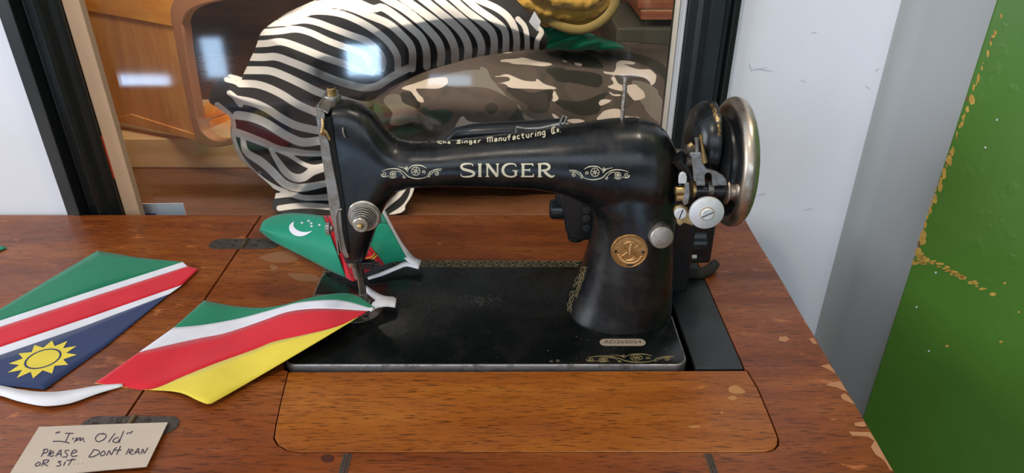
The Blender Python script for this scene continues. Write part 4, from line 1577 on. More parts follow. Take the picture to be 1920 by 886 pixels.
# ---- needle/slide plate, serial plate, small screws on the bed
zp = BT + 0.0003
sl0, sl1 = PZ(574, 552, BT), PZ(560, 604, BT)
xc_ = PZ(672, 580, BT).x
rr_ = (sl0.y - PZ(660, 605, BT).y) / 2
cyl_y = sl0.y - rr_
pts = [Vector((bx0 + 0.002, cyl_y + rr_, BT - 0.0002)), Vector((bx0 + 0.002, cyl_y - rr_, BT - 0.0002))]
for k in range(19):
    a = -math.pi / 2 + math.pi * k / 18
    pts.append(Vector((xc_ + rr_ * math.cos(a), cyl_y + rr_ * math.sin(a), BT - 0.0002)))
slide = MB().prism(pts, (0, 0, 0.0008)).build('slide_plate', worn_metal('polished_plate', (0.62, 0.58, 0.54), (0.40, 0.33, 0.27), 0.16, 40), sm, smooth=False, bevel=0.0002)
x_, y_ = xc_ - 0.002, cyl_y + 0.004
MB().box((x_ - 0.004, y_ - 0.008, BT + 0.0006), (x_ - 0.0025, y_ + 0.008, BT + 0.0011)).box((x_ + 0.001, y_ - 0.008, BT + 0.0006), (x_ + 0.0025, y_ + 0.008, BT + 0.0011)).build('feed_dog', M['steel'], slide, smooth=False)


def capsule(cx_, cy_, hx, hy, z, n=10):
    out = []
    for sgn, a0 in ((1, -90), (-1, 90)):
        for k in range(n + 1):
            a = math.radians(a0 + 180 * k / n)
            out.append(Vector((cx_ + sgn * (hx - hy) + hy * math.cos(a), cy_ + hy * math.sin(a), z)))
    return out


pc = PZ(1167.5, 641.5, BT)
sp_ = MB().prism(capsule(pc.x, pc.y, 0.0222, 0.0053, BT - 0.0001), (0, 0, 0.0006)).build('serial_plate', M['tag'], sm, smooth=False, bevel=0.0002)
vs, fs = text_mesh('AD265024', 0.0070)
MB().add([(pc.x + v.x * 1.18, pc.y + v.y, BT + 0.00062) for v in vs], fs).build('serial_number', M['stampink'], sp_, smooth=False)
for (x, y) in ((1046, 676), (1034, 677)):
    p = PZ(x, y, BT)
    MB().lathe([(0, 0.0019), (0.0006, 0.0019), (0.001, 0.0012)], (p.x, p.y, BT - 0.0001), (0, 0, 1), 16).build('bed_screw', M['bronze'], sm)

# ---- face plate on the left of the head
zt1 = PY(597, 198, YC - 0.02).z
zb1 = PY(652, 478, YC - 0.02).z
xf = PY(598, 198, YC - 0.02).x
fp_w = 0.0085
mb = MB()
prof = []
zs_ = np.linspace(zb1, zt1 + 0.004, 14)
ya0, ya1 = YC - 0.0235, YC + 0.0225
vsF = []
# solid strip facing the camera with wavy edge, plus plate body behind it
left_e = [(590, 199), (597, 250), (604, 300), (612, 350), (619, 400), (630, 440), (640, 470), (648, 484)]
right_e = [(609, 213), (609, 250), (616, 265), (622, 300), (631, 345), (638, 385), (642, 430), (648, 462), (655, 482)]
yF = YC - 0.0255
polyf = [PY(x, y, yF) for x, y in catmull(left_e, 3)] + [PY(x, y, yF) for x, y in catmull(right_e, 3)][::-1]
mb.prism(polyf, (0, 0.0018, 0))
fpl = mb.build('face_plate', worn_metal('engraved_face_plate', (0.40, 0.37, 0.33), (0.28, 0.25, 0.20), 0.42, 90), sm, smooth=False, bevel=0.0005)
mb = MB()
lp = [PY(x, y, yF) for x, y in ((592, 200), (600, 255), (613, 355), (622, 410), (648, 482))]
lp = [Vector((xf + 0.000, 0, p.z)) for p in lp]
mb.box((xf - 0.0008, yF + 0.0018, zb1 + 0.002), (xf + 0.0012, YC + 0.022, zt1 + 0.002))
mb.build('face_plate_side', M['steel'], fpl, smooth=False, bevel=0.0005)
# top cap of the plate, dark gap
tp = [PY(590, 199, yF), PY(609, 213, yF)]
z_ = zt1 + 0.001
MB().prism([(xf - 0.0008, yF, zt1 - 0.001), (xf + fp_w * 1.0, yF, zt1 - 0.006), (xf + fp_w * 1.0, YC + 0.022, zt1 - 0.001), (xf - 0.0008, YC + 0.022, zt1 + 0.003)], (0, 0, 0.0016)).build('face_plate_cap', M['steel'], fpl, smooth=False, bevel=0.0005)
# engraved lines
fbv = bvh_of(fpl)
mb = MB()
for y in range(222, 245, 5):
    decal(mb, fbv, [([(596 + (y - 222) * 0.1, y), (606, y + 3)], 0.9)], 0.0001)
mb.build('engraving', M['stampink'], fpl, smooth=False, fix=False)
# thread hooks on the plate and on the head
mb = MB()
mb.tube([PY(x, y, yF - d) for x, y, d in ((605, 222, 0.000), (606, 235, 0.002), (604, 243, 0.0045), (603, 248, 0.006), (606, 252, 0.005), (610, 250, 0.0025))], 0.0013, 8)
mb.tube([PY(x, y, yF - 0.001) for x, y in ((606, 242), (611, 246), (615, 254), (619, 262))], 0.0012, 8)
mb.build('thread_hook', M['brass'], sm)
h, nr = hit(abv, 644, 240)
mb = MB().tube([h + nr * 0.0, h + nr * 0.003 + Vector((0, 0, 0.0005)), h + nr * 0.0035 + Vector((0, 0, -0.003)), h + nr * 0.0035 + Vector((0.001, 0, -0.0075)), h + nr * 0.0 + Vector((0.001, 0, -0.008))], 0.0009, 8)
mb.build('thread_pin', M['chrome'], sm)
# dark slot between plate and head
sl = [PY(x, y, YC - 0.0250) for x, y in ((608, 222), (619, 222), (626, 262), (638, 330), (646, 385), (650, 430), (654, 470), (648, 468), (640, 430), (634, 385), (628, 345), (618, 300), (612, 262))]
MB().prism(sl, (0, 0.005, 0)).build('take_up_slot', M['hole'], sm, smooth=False)

# presser-bar nut and top plug on the head
p = PY(622, 184, YC)
hh, nr = hit(abv, 624, 192)
basez = p.z - 0.004
ax = Vector((p.x, YC + 0.002, basez))
MB().lathe([(0, 0.0072), (0.001, 0.0078), (0.0055, 0.0078), (0.0065, 0.0070)], ax, (0, 0, 1), 60, knurl=(1, 2, 0.0005, 60)).build('pressure_nut', M['steel'], sm, angle=60)
MB().lathe([(0, 0.0040), (0.0125, 0.0040), (0.013, 0.0034)], ax, (0, 0, 1), 28).build('presser_bar_cap', M['brass'], sm)
MB().lathe([(0, 0.0026), (0.0004, 0.0026)], ax + Vector((0, 0, 0.013)), (0, 0, 1), 20).build('cap_recess', M['hole'], sm)
hh, nr = hit(abv, 618, 199)
if hh:
    MB().lathe([(-0.002, 0.0062), (0.0005, 0.0062), (0.0009, 0.0052)], hh, nr, 28).build('head_plug', worn_metal('plug_metal', (0.25, 0.21, 0.16), (0.15, 0.12, 0.09), 0.45), sm)

# tension assembly
hh, nr = hit(abv, 683, 404)
tc = hh + Vector((0, 0.001, 0))
mb = MB().lathe([(0, 0.0150), (0.0012, 0.0158), (0.002, 0.0150), (0.0026, 0.012)], tc, (0, -1, 0), 48)
td = mb.build('tension_disc', M['chrome'], sm)
MB().lathe([(0.003, 0.0120), (0.004, 0.0145), (0.0048, 0.0145), (0.0054, 0.011)], tc, (0, -1, 0), 48).build('tension_disc', M['chrome'], sm)
pts = []
for k in range(120):
    t = k / 119
    a = t * 4.6 * 2 * math.pi
    r = 0.0122 - 0.0050 * t
    pts.append(tc + Vector((r * math.cos(a), -0.0055 - 0.011 * t, r * math.sin(a))))
MB().tube(pts, 0.00075, 8).build('tension_spring', M['steel'], sm)
MB().lathe([(0.0158, 0.0062), (0.0165, 0.0073), (0.0200, 0.0073), (0.0208, 0.0064)], tc, (0, -1, 0), 40).build('tension_nut', worn_metal('nut_metal', (0.52, 0.45, 0.36), (0.33, 0.26, 0.18), 0.35, 140), sm)
MB().lathe([(0.0, 0.0026), (0.0238, 0.0026), (0.0248, 0.0018)], tc, (0, -1, 0), 20).build('tension_stud', M['brass'], sm)
# thumb screw at the plate's lower left
p = PY(616, 428, YC - 0.018)
MB().lathe([(-0.004, 0.003), (-0.0018, 0.003), (-0.0016, 0.0062), (0.0018, 0.0062)], p, (-1, 0, 0), 36, knurl=(2, 3, 0.0005, 36)).build('thumb_screw', M['steel'], sm, angle=60)
MB().tube([PY(x, y, yF - 0.003) for x, y in ((640, 470), (632, 430), (630, 405), (634, 392), (641, 392))], 0.0009, 8).build('thread_guide', M['steel'], sm)
# needle bar, presser bar, clamp, needle, foot
nbx, nby = PY(660, 480, YC - 0.006), YC - 0.006
zn0 = PY(660, 470, nby).z
zfoot = BT + 0.0105
pb = PY(676, 520, YC - 0.002)
MB().cyl((nbx.x, nby, zn0), (nbx.x + 0.0, nby, PY(664, 497, nby).z), 0.0062, 0.0052).build('needle_bar_bushing', M['steel'], sm)
MB().cyl((nbx.x + 0.001, nby, PY(664, 497, nby).z), (nbx.x + 0.003, nby, PY(670, 520, nby).z), 0.0033, seg=20).build('needle_bar', M['steel'], sm)
px2 = pb.x
MB().cyl((px2, YC, zn0), (px2, YC, zfoot + 0.004), 0.0038, seg=20).build('presser_bar', worn_metal('bar_metal', (0.22, 0.18, 0.15), (0.14, 0.11, 0.09), 0.35), sm)
cl_ = PY(686, 495, YC - 0.006)
MB().box((cl_.x - 0.004, YC - 0.010, cl_.z - 0.004), (cl_.x + 0.009, YC - 0.002, cl_.z + 0.004)).lathe([(0, 0.0025), (0.006, 0.0025)], (cl_.x + 0.008, YC - 0.006, cl_.z), (1, 0, 0), 16).build('needle_clamp', M['bakelite'], sm, smooth=False, bevel=0.0008)
MB().cyl((nbx.x + 0.003, nby, PY(670, 520, nby).z + 0.001), (nbx.x + 0.0035, nby, BT + 0.002), 0.0008, 0.0006, seg=10).build('needle', M['chrome'], sm)
MB().cyl((px2 - 0.0005, YC, zfoot + 0.004), (px2 + 0.002, YC - 0.001, BT + 0.003), 0.0042, 0.003, seg=18).box((px2 - 0.006, YC - 0.022, BT + 0.0015), (px2 - 0.001, YC + 0.004, BT + 0.003)).box((px2 + 0.002, YC - 0.022, BT + 0.0015), (px2 + 0.007, YC + 0.004, BT + 0.003)).build('presser_foot', M['steel'], sm, smooth=False, bevel=0.0005)

# ---- spool pin, oil hole, lever behind
p = PY(1167, 222, YC + 0.006)
q = PY(1171, 143, YC + 0.006)
MB().lathe([(0, 0.0021), (q.z - p.z - 0.003, 0.0021), (q.z - p.z - 0.0025, 0.0026), (q.z - p.z, 0.0026)], (p.x, YC + 0.006, p.z), (0, 0, 1), 16).build('spool_pin', worn_metal('rusted_pin', (0.62, 0.56, 0.50), (0.25, 0.13, 0.07), 0.35, 260), sm)
hh, nr = hit(abv, 1186, 224)
MB().lathe([(-0.001, 0.0052), (0.0003, 0.0052)], hh, nr, 24, cap=True).build('oil_hole', M['hole'], sm)
pts = circle(1186, 224, 1, 16)
for (x, y) in ((711, 238), (805, 263), (1115, 229)):
    hh, nr = hit(abv, x, y + 2)
    if hh:
        MB().lathe([(-0.0005, 0.0016), (0.00025, 0.0016)], hh, nr, 12).build('oil_hole', M['hole'], sm)
# thread guide pieces and lamp behind the arm
yb_ = YC + 0.036
mb = MB()
P = [PY(x, y, yb_ + 0.012) for x, y in ((842, 263), (858, 253), (890, 249), (940, 247), (1000, 244), (1060, 238))]
mb.tube(P, [0.004, 0.008, 0.0095, 0.010, 0.010, 0.009], 20)
mb.build('lamp_shade', M['bakelite'], sm)
mb = MB()
mb.tube([PY(x, y, YC + 0.012) for x, y in ((968, 246), (968, 238), (985, 241), (1012, 240), (1030, 236))], 0.0012, 8)
mb.tube([PY(x, y, YC + 0.016) for x, y in ((1018, 240), (1040, 234), (1058, 231), (1066, 233))], 0.0016, 8)
mb.tube([PY(x, y, YC + 0.014) for x, y in ((1048, 236), (1052, 226), (1056, 216), (1063, 219), (1058, 230))], 0.0011, 8)
mb.build('thread_guide', M['steel'], sm)

# ---- black socket block behind the pillar (left)
ys = YC + 0.045
c = PY(1075, 405, ys)
mb = MB()
mb.lathe([(0, 0.0085), (0.003, 0.0105), (0.02, 0.0105), (0.026, 0.0085)], PY(1030, 392, ys), (1, 0.0, 0.0), 24)
mb.prism([PY(x, y, ys - 0.014) for x, y in ((1048, 362), (1110, 358), (1128, 400), (1128, 448), (1085, 452), (1066, 446), (1060, 430), (1056, 400))], (0, 0.03, 0))
mb.cyl(PY(1055, 352, ys), PY(1056, 386, ys), 0.008)
mb.cyl(PY(1080, 430, ys), PY(1080, 448, ys), 0.009)
sk = mb.build('motor_socket', M['bakelite'], sm, smooth=True, bevel=0.002)
for y in (393, 409, 427):
    p = PY(1100, y, ys - 0.0145)
    MB().lathe([(0, 0.0042), (0.0006, 0.0042), (0.0007, 0.003)], p, (0, -1, 0), 20).build('socket_pin', mat('socket_ring', (0.07, 0.07, 0.065), 0.4, 0.6), sk)
# ---- motor behind, right
ym = YC + 0.030
mb = MB()
mb.lathe([(0, 0.020), (0.004, 0.0245), (0.026, 0.0245), (0.030, 0.020)], PY(1268, 440, ym + 0.02), (1, 0, 0), 36)
mo = mb.build('motor', M['bakelite'], sm)
a = PY(1293, 385, ym)
b_ = PY(1332, 498, ym)
MB().box((a.x, ym, b_.z + 0.002), (b_.x, ym + 0.055, a.z)).build('motor_housing', M['bakelite'], mo, smooth=False, bevel=0.004, seg=3)
a2, b2 = PY(1266, 400, ym - 0.008), PY(1292, 520, ym - 0.008)
MB().box((a2.x, ym - 0.010, BT + 0.0008), (b2.x, ym + 0.05, a2.z)).build('motor_bracket', M['bakelite'], mo, smooth=False, bevel=0.003)
p = PY(1296, 480, ym - 0.002)
MB().cyl(p, p + Vector((0.005, 0, 0)), 0.004, seg=6).build('motor_nut', M['steel'], mo, smooth=False)
p = PY(1312, 455, ym - 0.001)
MB().lathe([(0, 0.0145), (0.020, 0.0145)], Vector((a.x + 0.002, ym + 0.0075, p.z - 0.004)), (1, 0, 0), 28).build('motor_barrel', M['bakelite'], mo)
cz_ = BT + 0.004
MB().tube([PZ(x, y, z) for x, y, z in ((1290, 512, T + 0.006), (1315, 512, T + 0.006), (1330, 505, T + 0.007), (1341, 494, T + 0.008))], [0.0055, 0.006, 0.006, 0.0055], 14).build('power_cord', M['cord'], mo)
MB().tube([PZ(x, y, T + 0.009) for x, y in ((1338, 496), (1343, 490), (1344, 484))], 0.0005, 6).tube([PZ(x, y, T + 0.006) for x, y in ((1325, 508), (1338, 510))], 0.0005, 6).build('cord_strand', M['brass'], mo)

# ---- hand wheel
wc = PY(1386, 304, YC)
R_ = 0.0605
axx = Vector((1, 0, 0))
wcx = wc.x - 0.0070
hw_prof = [(-0.030, 0.012), (-0.022, 0.014), (-0.020, 0.040), (-0.016, 0.046), (-0.012, 0.043), (-0.008, 0.043), (-0.005, 0.050), (-0.002, 0.054), (0.003, 0.054), (0.004, 0.048), (0.004, 0.02), (0.012, 0.018), (0.016, 0.012)]
o_ = Vector((wcx, YC, wc.z))
hw = MB().lathe(hw_prof, o_, axx, 72).build('handwheel', M['bakelite'], sm)
rp = []
for k in range(17):
    a = 2 * math.pi * k / 16
    rp.append((0.0 + 0.0074 * math.cos(a), R_ - 0.0062 + 0.0062 * math.sin(a)))
MB().lathe(rp, o_, axx, 96, cap=False).build('handwheel_rim', M['chrome'], hw)['label'] = 'worn nickel rim'
MB().cyl((PY(1262, 300, YC).x, YC, PY(1268, 300, YC).z), (wcx - 0.02, YC, wc.z), 0.011).build('wheel_shaft', M['steel'], sm)

# ---- belt guard (black dome with gold ornament) in front of the wheel
gc = PY(1333, 262, YC - 0.004)
gp = [(0.0, 0.0355), (-0.004, 0.036), (-0.010, 0.0345), (-0.016, 0.030), (-0.0195, 0.022), (-0.0205, 0.012), (-0.0205, 0.0005)]
guard = MB().lathe(gp, Vector((gc.x, YC - 0.004, gc.z)), axx, 64).build('belt_guard', M['black'], sm)
gbv = bvh_of(guard)
mb = MB()
border(mb, gbv, 1334, 194, 1348, 232, 9, 9, 1.5)
border(mb, gbv, 1348, 232, 1349, 262, 6, 8, 1.4)
mb.build('gold_ornament', M['copper_hi'], guard, smooth=False, fix=False)
p = PY(1298, 240, YC - 0.018)
hh, nr = hit(gbv, 1306, 246)
if hh:
    MB().lathe([(-0.001, 0.005), (0.0004, 0.005)], hh, nr, 20).build('guard_hole', M['hole'], guard)

# ---- bobbin winder
yw_ = YC - 0.046
Zb = lambda x, y: (1240 + x / 4.025, 230 + y / 4.025)
bw = None
br = [PY(*Zb(x, y), yw_) for x, y in ((212, 235), (230, 225), (298, 225), (310, 245), (316, 305), (345, 350), (420, 372), (470, 400), (492, 430), (500, 475), (385, 480), (383, 400), (370, 382), (345, 380), (330, 395), (335, 478), (268, 478), (250, 425), (245, 300))]
bw = MB().prism(br, (0, 0.004, 0)).build('bobbin_winder', M['steel'], sm, smooth=False, bevel=0.0008)
sc2 = 0.64 / F / 4.025


def zr(x):
    return x * sc2


P = lambda x, y, d=0.0: PY(*Zb(x, y), yw_ + d)
MB().cyl(P(245, 512, 0.006), P(520, 512, 0.006), zr(48), seg=28).build('winder_shaft', M['bakelite'], bw)
MB().cyl(P(228, 508, 0.006), P(252, 508, 0.006), zr(56), seg=28).build('winder_collar', M['brass'], bw)
L_ = zr(82)
MB().lathe([(0, zr(100)), (zr(12), zr(100)), (zr(30), zr(72)), (zr(60), zr(70)), (zr(80), zr(96)), (zr(94), zr(96))], P(478, 512, 0.006), (1, 0, 0), 40).build('bobbin', M['chrome'], bw)
pts = []
for k in range(80):
    t = k / 79
    a = t * 5 * 2 * math.pi
    c = P(346 + 40 * t, 500, 0.006)
    pts.append(c + Vector((0, zr(50) * math.cos(a), zr(50) * math.sin(a))))
MB().tube(pts, 0.0006, 6).build('winder_spring', M['steel'], bw)
MB().prism([P(x, y, -0.004) for x, y in ((180, 460), (212, 455), (216, 540), (205, 610), (175, 625), (160, 600), (172, 540))], (0, 0.004, 0)).build('winder_lever', M['steel'], bw, smooth=False, bevel=0.0006)
pp = [P(x, y, -0.002) for x, y in ((132, 460), (134, 410), (145, 385), (165, 374), (185, 385), (194, 412), (190, 460))]
MB().prism(pp, (0, 0.003, 0)).build('winder_latch', M['alu'], bw, smooth=False, bevel=0.0006)
MB().cyl(P(105, 510, 0.0), P(175, 510, 0.0), zr(32), seg=20).cyl(P(110, 560, 0.0), P(165, 560, 0.0), zr(28), seg=20).build('winder_stud', M['brass'], bw)
MB().prism([P(x, y, 0.0) for x, y in ((92, 665), (110, 630), (150, 618), (200, 640), (225, 700), (240, 780), (215, 770), (170, 755), (140, 780), (118, 760), (112, 730))], (0, 0.004, 0)).build('winder_bracket', M['brass'], bw, smooth=False, bevel=0.0006)
p = P(145, 683, -0.002)
s1 = MB().lathe([(-0.002, zr(46)), (0.0012, zr(46)), (0.002, zr(38))], p, (0, -1, 0), 28).build('winder_screw', M['alu'], bw)
v = Vector((0.25, 0, 1)).normalized() * zr(42)
u = Vector((1, 0, -0.25)).normalized() * zr(4)
c = p + Vector((0, -0.00205, 0))
MB().prism([c - v - u, c - v + u, c + v + u, c + v - u], (0, -0.0001, 0)).build('screw_slot', M['hole'], s1 if False else bw, smooth=False)
p = P(342, 680, -0.012)
dsc = MB().lathe([(-0.003, zr(120)), (-0.0026, zr(127)), (0.0012, zr(127)), (0.0016, zr(122))], p, (0, -1, 0), 120, knurl=(1, 2, 0.0004, 120)).build('winder_disc', M['alu'], bw, angle=60)
MB().cyl(p + Vector((0, 0.003, 0)), P(342, 640, 0.012), 0.004).build('disc_post', M['steel'], bw)
MB().lathe([(0.0012, zr(54)), (0.0019, zr(54))], p, (0, -1, 0), 36).build('disc_washer', M['brass'], bw)
MB().lathe([(0.0012, zr(48)), (0.0028, zr(48)), (0.0036, zr(40))], p, (0, -1, 0), 36).build('disc_screw', M['alu'], bw)
c = p + Vector((0, -0.00365, 0))
v = Vector((1, 0, 0.52)).normalized() * zr(46)
u = Vector((-0.52, 0, 1)).normalized() * zr(3.5)
MB().prism([c - v - u, c - v + u, c + v + u, c + v - u], (0, -0.0001, 0)).build('screw_slot', M['hole'], bw, smooth=False)
for x, y in ((292, 478), (442, 476)):
    MB().lathe([(0, 0.0009), (0.0003, 0.0009)], P(x, y - 2, -0.0001), (0, -1, 0), 10).build('oil_hole', M['hole'], bw)
# gold links above
MB().tube([P(x, y, -0.001) for x, y in ((298, 92), (305, 150), (318, 230), (330, 300))], [zr(16), zr(10), zr(14), zr(20)], 14, 0, 0.7).build('winder_link', M['brass'], bw)
MB().tube([P(x, y, 0.003) for x, y in ((265, 112), (268, 150), (272, 215))], [zr(18), zr(14), zr(16)], 14, 0, 0.7).build('winder_link', M['steel'], bw)
MB().cyl(P(185, 200, 0.010), P(262, 200, 0.010), zr(38), seg=24).cyl(P(195, 290, 0.008), P(250, 290, 0.008), zr(34), seg=24).build('winder_pivot', M['bronze'], bw)
MB().tube([P(235, 240, 0.004), P(248, 330, 0.002), P(258, 430, 0.002)], [zr(16), zr(13), zr(20)], 12).build('winder_arm', M['steel'], bw)
MB().cyl(P(210, 178, -0.001), P(236, 160, -0.001), zr(20), seg=16).build('set_screw', M['brass'], bw)
MB().tube([P(120, 260, 0.02), P(200, 330, 0.02), P(230, 450, 0.018), P(200, 640, 0.02)], [zr(60), zr(70), zr(70), zr(60)], 14).build('winder_mount', M['black'], bw)

# ---- badge and stitch knob
hh, nr = hit(abv, 1180, 470)
bn = Vector((nr.x * 0.5, nr.y, nr.z * 0.6)).normalized()
rB = 34.5 / F * (hh - CAM).dot(Vector((0, CP, -SP)))
bd = MB().lathe([(-0.003, rB), (0.0008, rB), (0.0013, rB * 0.975), (0.0013, rB * 0.93), (0.0009, rB * 0.90), (0.0009, rB * 0.5), (0.0009, 0.0005)], hh, bn, 72).build('maker_badge', M['copper'], sm)
bd['label'] = 'round gilt bronze maker badge'
ux_ = bn.cross(Vector((0, 0, 1))).normalized() * -1
uy_ = bn.cross(ux_) * 1
if uy_.z < 0:
    uy_ = -uy_
if ux_.x < 0:
    ux_ = -ux_
mb = MB()
bo = hh + bn * 0.00095


def bp(x, y, h=0.0):
    return bo + ux_ * x * rB + uy_ * y * rB + bn * h


word = 'THE SINGER MANFG. CO.'
for k, ch in enumerate(word):
    if ch == ' ':
        continue
    a = math.radians(178 - 176 * k / (len(word) - 1))
    vs, fs = text_mesh(ch, 0.0042)
    ca, sa = math.cos(a - math.pi / 2), math.sin(a - math.pi / 2)
    vv = []
    for v in vs:
        x, y = v.x / rB, v.y / rB
        vv.append(bp(math.cos(a) * 0.76 + x * ca - y * sa, math.sin(a) * 0.76 + x * sa + y * ca, 0.0004))
    mb.add(vv, fs)


def brib(pts, wdt, h=0.0003):
    P2 = [bp(x, y, h) for x, y in catmull(pts, 5)]
    mb.tube(P2, wdt, 6)


brib([(0.0, -0.32), (0.0, 0.1), (0.02, 0.34), (0.08, 0.5)], [0.0012, 0.0014, 0.0011, 0.0003] * 1 if False else 0.0010)
brib([(-0.02, -0.3), (0.0, 0.3)], 0.0014)
brib([(0.2, 0.52), (-0.1, 0.58), (-0.32, 0.4), (-0.2, 0.15), (0.1, 0.05), (0.32, -0.15), (0.2, -0.42), (-0.05, -0.5), (-0.28, -0.4)], 0.0006)
brib([(-0.42, -0.3), (-0.1, -0.05)], 0.0005)
brib([(0.25, 0.2), (0.45, 0.42)], 0.0005)
brib([(0.42, -0.35), (0.2, -0.1)], 0.0005)
for k in range(26):
    a = math.radians(200 + 140 * k / 25)
    brib([(math.cos(a) * 0.66, math.sin(a) * 0.72), (math.cos(a) * 0.66 + 0.12, math.sin(a) * 0.72 + 0.05 * (-1) ** k)], 0.0005)
brib([(math.cos(math.radians(a)) * 0.5, math.sin(math.radians(a)) * 0.55) for a in range(205, 340, 15)], 0.0005)
mb.build('badge_relief', M['copper_hi'], bd, fix=False)
for s in (-1, 1):
    MB().lathe([(0, 0.0013), (0.0006, 0.0013)], bp(s * 0.74, -0.02, 0.0), bn, 14).build('badge_rivet', M['hole'], bd)
hh, nr = hit(abv, 1236, 438)
kn = Vector((nr.x * 0.25, -1, 0.12)).normalized()
rK = 23.0 / F * 0.645
MB().lathe([(-0.004, rK * 1.25), (0.0006, rK * 1.22), (0.002, rK * 1.05), (0.0022, rK * 0.8)], hh, kn, 40).build('stitch_knob_boss', M['black'], sm)
MB().lathe([(0.001, rK * 0.93), (0.002, rK), (0.009, rK), (0.0100, rK * 0.93), (0.0102, rK * 0.9)], hh, kn, 90, knurl=(1, 2, 0.0004, 90)).build('stitch_knob', worn_metal('knob_metal', (0.60, 0.54, 0.48), (0.42, 0.34, 0.26), 0.42, 120), sm, angle=60)

# ================================================================== bunting
bt = thing('flag_bunting', 'string of small national pennants on white tape, trailing from the needle across the table', 'bunting', (PZ(250, 700).x, PZ(250, 700).y, T))


def bands(name, curves, mats, zf, nu=60, nv=6, parent=bt, thick=0.0004, sharp=False):
    mb = MB()
    cm_ = (lambda p, n: p) if sharp else catmull
    for bi in range(len(mats)):
        A = resample(cm_(curves[bi][0], 5), nu)
        B = resample(cm_(curves[bi][1], 5), nu)
        vs = []
        for r in range(nv + 1):
            t = r / nv
            for k in range(nu):
                x, y = A[k] * (1 - t) + B[k] * t
                vs.append(PZ(x, y, zf(x, y)))
        fs = []
        for r in range(nv):
            for k in range(nu - 1):
                fs.append((r * nu + k, r * nu + k + 1, (r + 1) * nu + k + 1, (r + 1) * nu + k))
        mb.add(vs, fs, bi)
    o = mb.build(name, mats, parent, smooth=True, angle=180, fix=False)
    for p in o.data.polygons:
        if p.normal.z < 0:
            p.flip()
    so = o.modifiers.new('thickness', 'SOLIDIFY')
    so.thickness = thick
    so.offset = 1
    return o


def sstep(a, b, x):
    t = min(1, max(0, (x - a) / (b - a)))
    return t * t * (3 - 2 * t)


# flag with sun
zn = lambda x, y: T + 0.0009 + 0.0012 * (0.5 + 0.5 * math.sin(x / 37 + y / 53)) + 0.002 * sstep(560, 480, y)
e1 = [(-160, 652), (0, 601), (170, 546), (343, 491)]
e2 = [(-160, 664), (0, 613), (172, 557), (352, 499)]
e3 = [(-160, 706), (0, 651), (170, 594), (342, 534)]
e4 = [(-160, 722), (0, 666), (160, 611), (318, 551)]
fl1 = bands('flag', [([(-160, 690), (-80, 628), (0, 580), (92, 524), (183, 470), (260, 483), (343, 491)], e1), (e1, e2), (e2, [(-160, 706), (0, 651), (170, 594), (342, 534), (372, 504)]),
                     (e3, e4), (e4, [(-160, 735), (0, 722), (84, 730), (200, 648), (318, 551)])],
            [M['f_green'], M['f_white'], M['f_red'], M['f_white'], M['f_navy']], zn, 240, 6, sharp=True)
fl1['label'] = 'green, red and navy pennant with yellow sun'
# sharp red tip
f1b = bvh_of(fl1)
sc_c = PZ(81, 673, zn(81, 673))
mb = MB()


def on_sheet(bvh, x, y, off):
    l, n_, i, d = bvh.ray_cast(Vector((x, y, T + 0.2)), Vector((0, 0, -1)))
    return (l if l else Vector((x, y, T + 0.002))) + Vector((0, 0, off))


Rs = 0.0287
rot = 0.25
star, ring1, ring0 = [], [], []
for k in range(24):
    a = rot + math.pi * k / 12
    r = Rs if k % 2 == 0 else Rs * 0.66
    star.append(on_sheet(f1b, sc_c.x + r * math.cos(a), sc_c.y + r * math.sin(a), 0.0007))
cst = on_sheet(f1b, sc_c.x, sc_c.y, 0.0007)
mb.add([cst] + star, [(0, k + 1, (k + 1) % 24 + 1) for k in range(24)], 0)
for k in range(36):
    a = 2 * math.pi * k / 36
    ring1.append(on_sheet(f1b, sc_c.x + Rs * 0.53 * math.cos(a), sc_c.y + Rs * 0.53 * math.sin(a), 0.00085))
    ring0.append(on_sheet(f1b, sc_c.x + Rs * 0.47 * math.cos(a), sc_c.y + Rs * 0.47 * math.sin(a), 0.00085))
mb.add(ring1 + ring0, [(k, (k + 1) % 36, (k + 1) % 36 + 36, k + 36) for k in range(36)], 1)
mb.build('sun_emblem', [M['f_yellow'], M['f_navy']], fl1, smooth=False, fix=False)

# flag with yellow, red, white and green rays
def z3(x, y):
    d = sstep(430, 640, x)
    return T + 0.0012 + 0.0195 * d + 0.0012 * math.sin(x / 33 + y / 21) * (1 - d) + 0.006 * sstep(300, 390, x) * sstep(640, 757, y) - 0.003 * d * sstep(600, 690, x)


c0_ = [(383, 563), (434, 573), (488, 577), (529, 572), (574, 560), (615, 552), (651, 550), (675, 557), (703, 577)]
c1_ = [(326, 614), (380, 609), (448, 597), (515, 579), (560, 567), (615, 562), (651, 565), (700, 579)]
c2_ = [(261, 660), (320, 646), (380, 633), (425, 624), (493, 601), (538, 585), (583, 579), (628, 579), (690, 583)]
c3_ = [(178, 718), (230, 725), (283, 730), (343, 706), (400, 683), (480, 654), (515, 640), (583, 625), (633, 612), (672, 594)]
c3y = [(283, 730), (343, 706), (400, 683), (480, 654), (515, 640), (583, 625), (633, 612), (672, 594)]
c4_ = [(283, 731), (320, 733), (345, 738), (368, 749), (388, 757), (396, 756), (402, 753), (450, 726), (529, 680), (600, 638), (660, 602)]
fl2 = bands('flag', [(c0_, c1_), (c1_, c2_), (c2_, c3_), (c3_, [(178, 718.3), (230, 725.4)] + c4_)], [M['f_green'], M['f_white'], M['f_red'], M['f_yellow']], z3)
fl2['label'] = 'green, white, red and yellow pennant'


# green flag with crescent
def z4t(u):
    return T + 0.010 + 0.040 * sstep(0.0, 0.25, u)


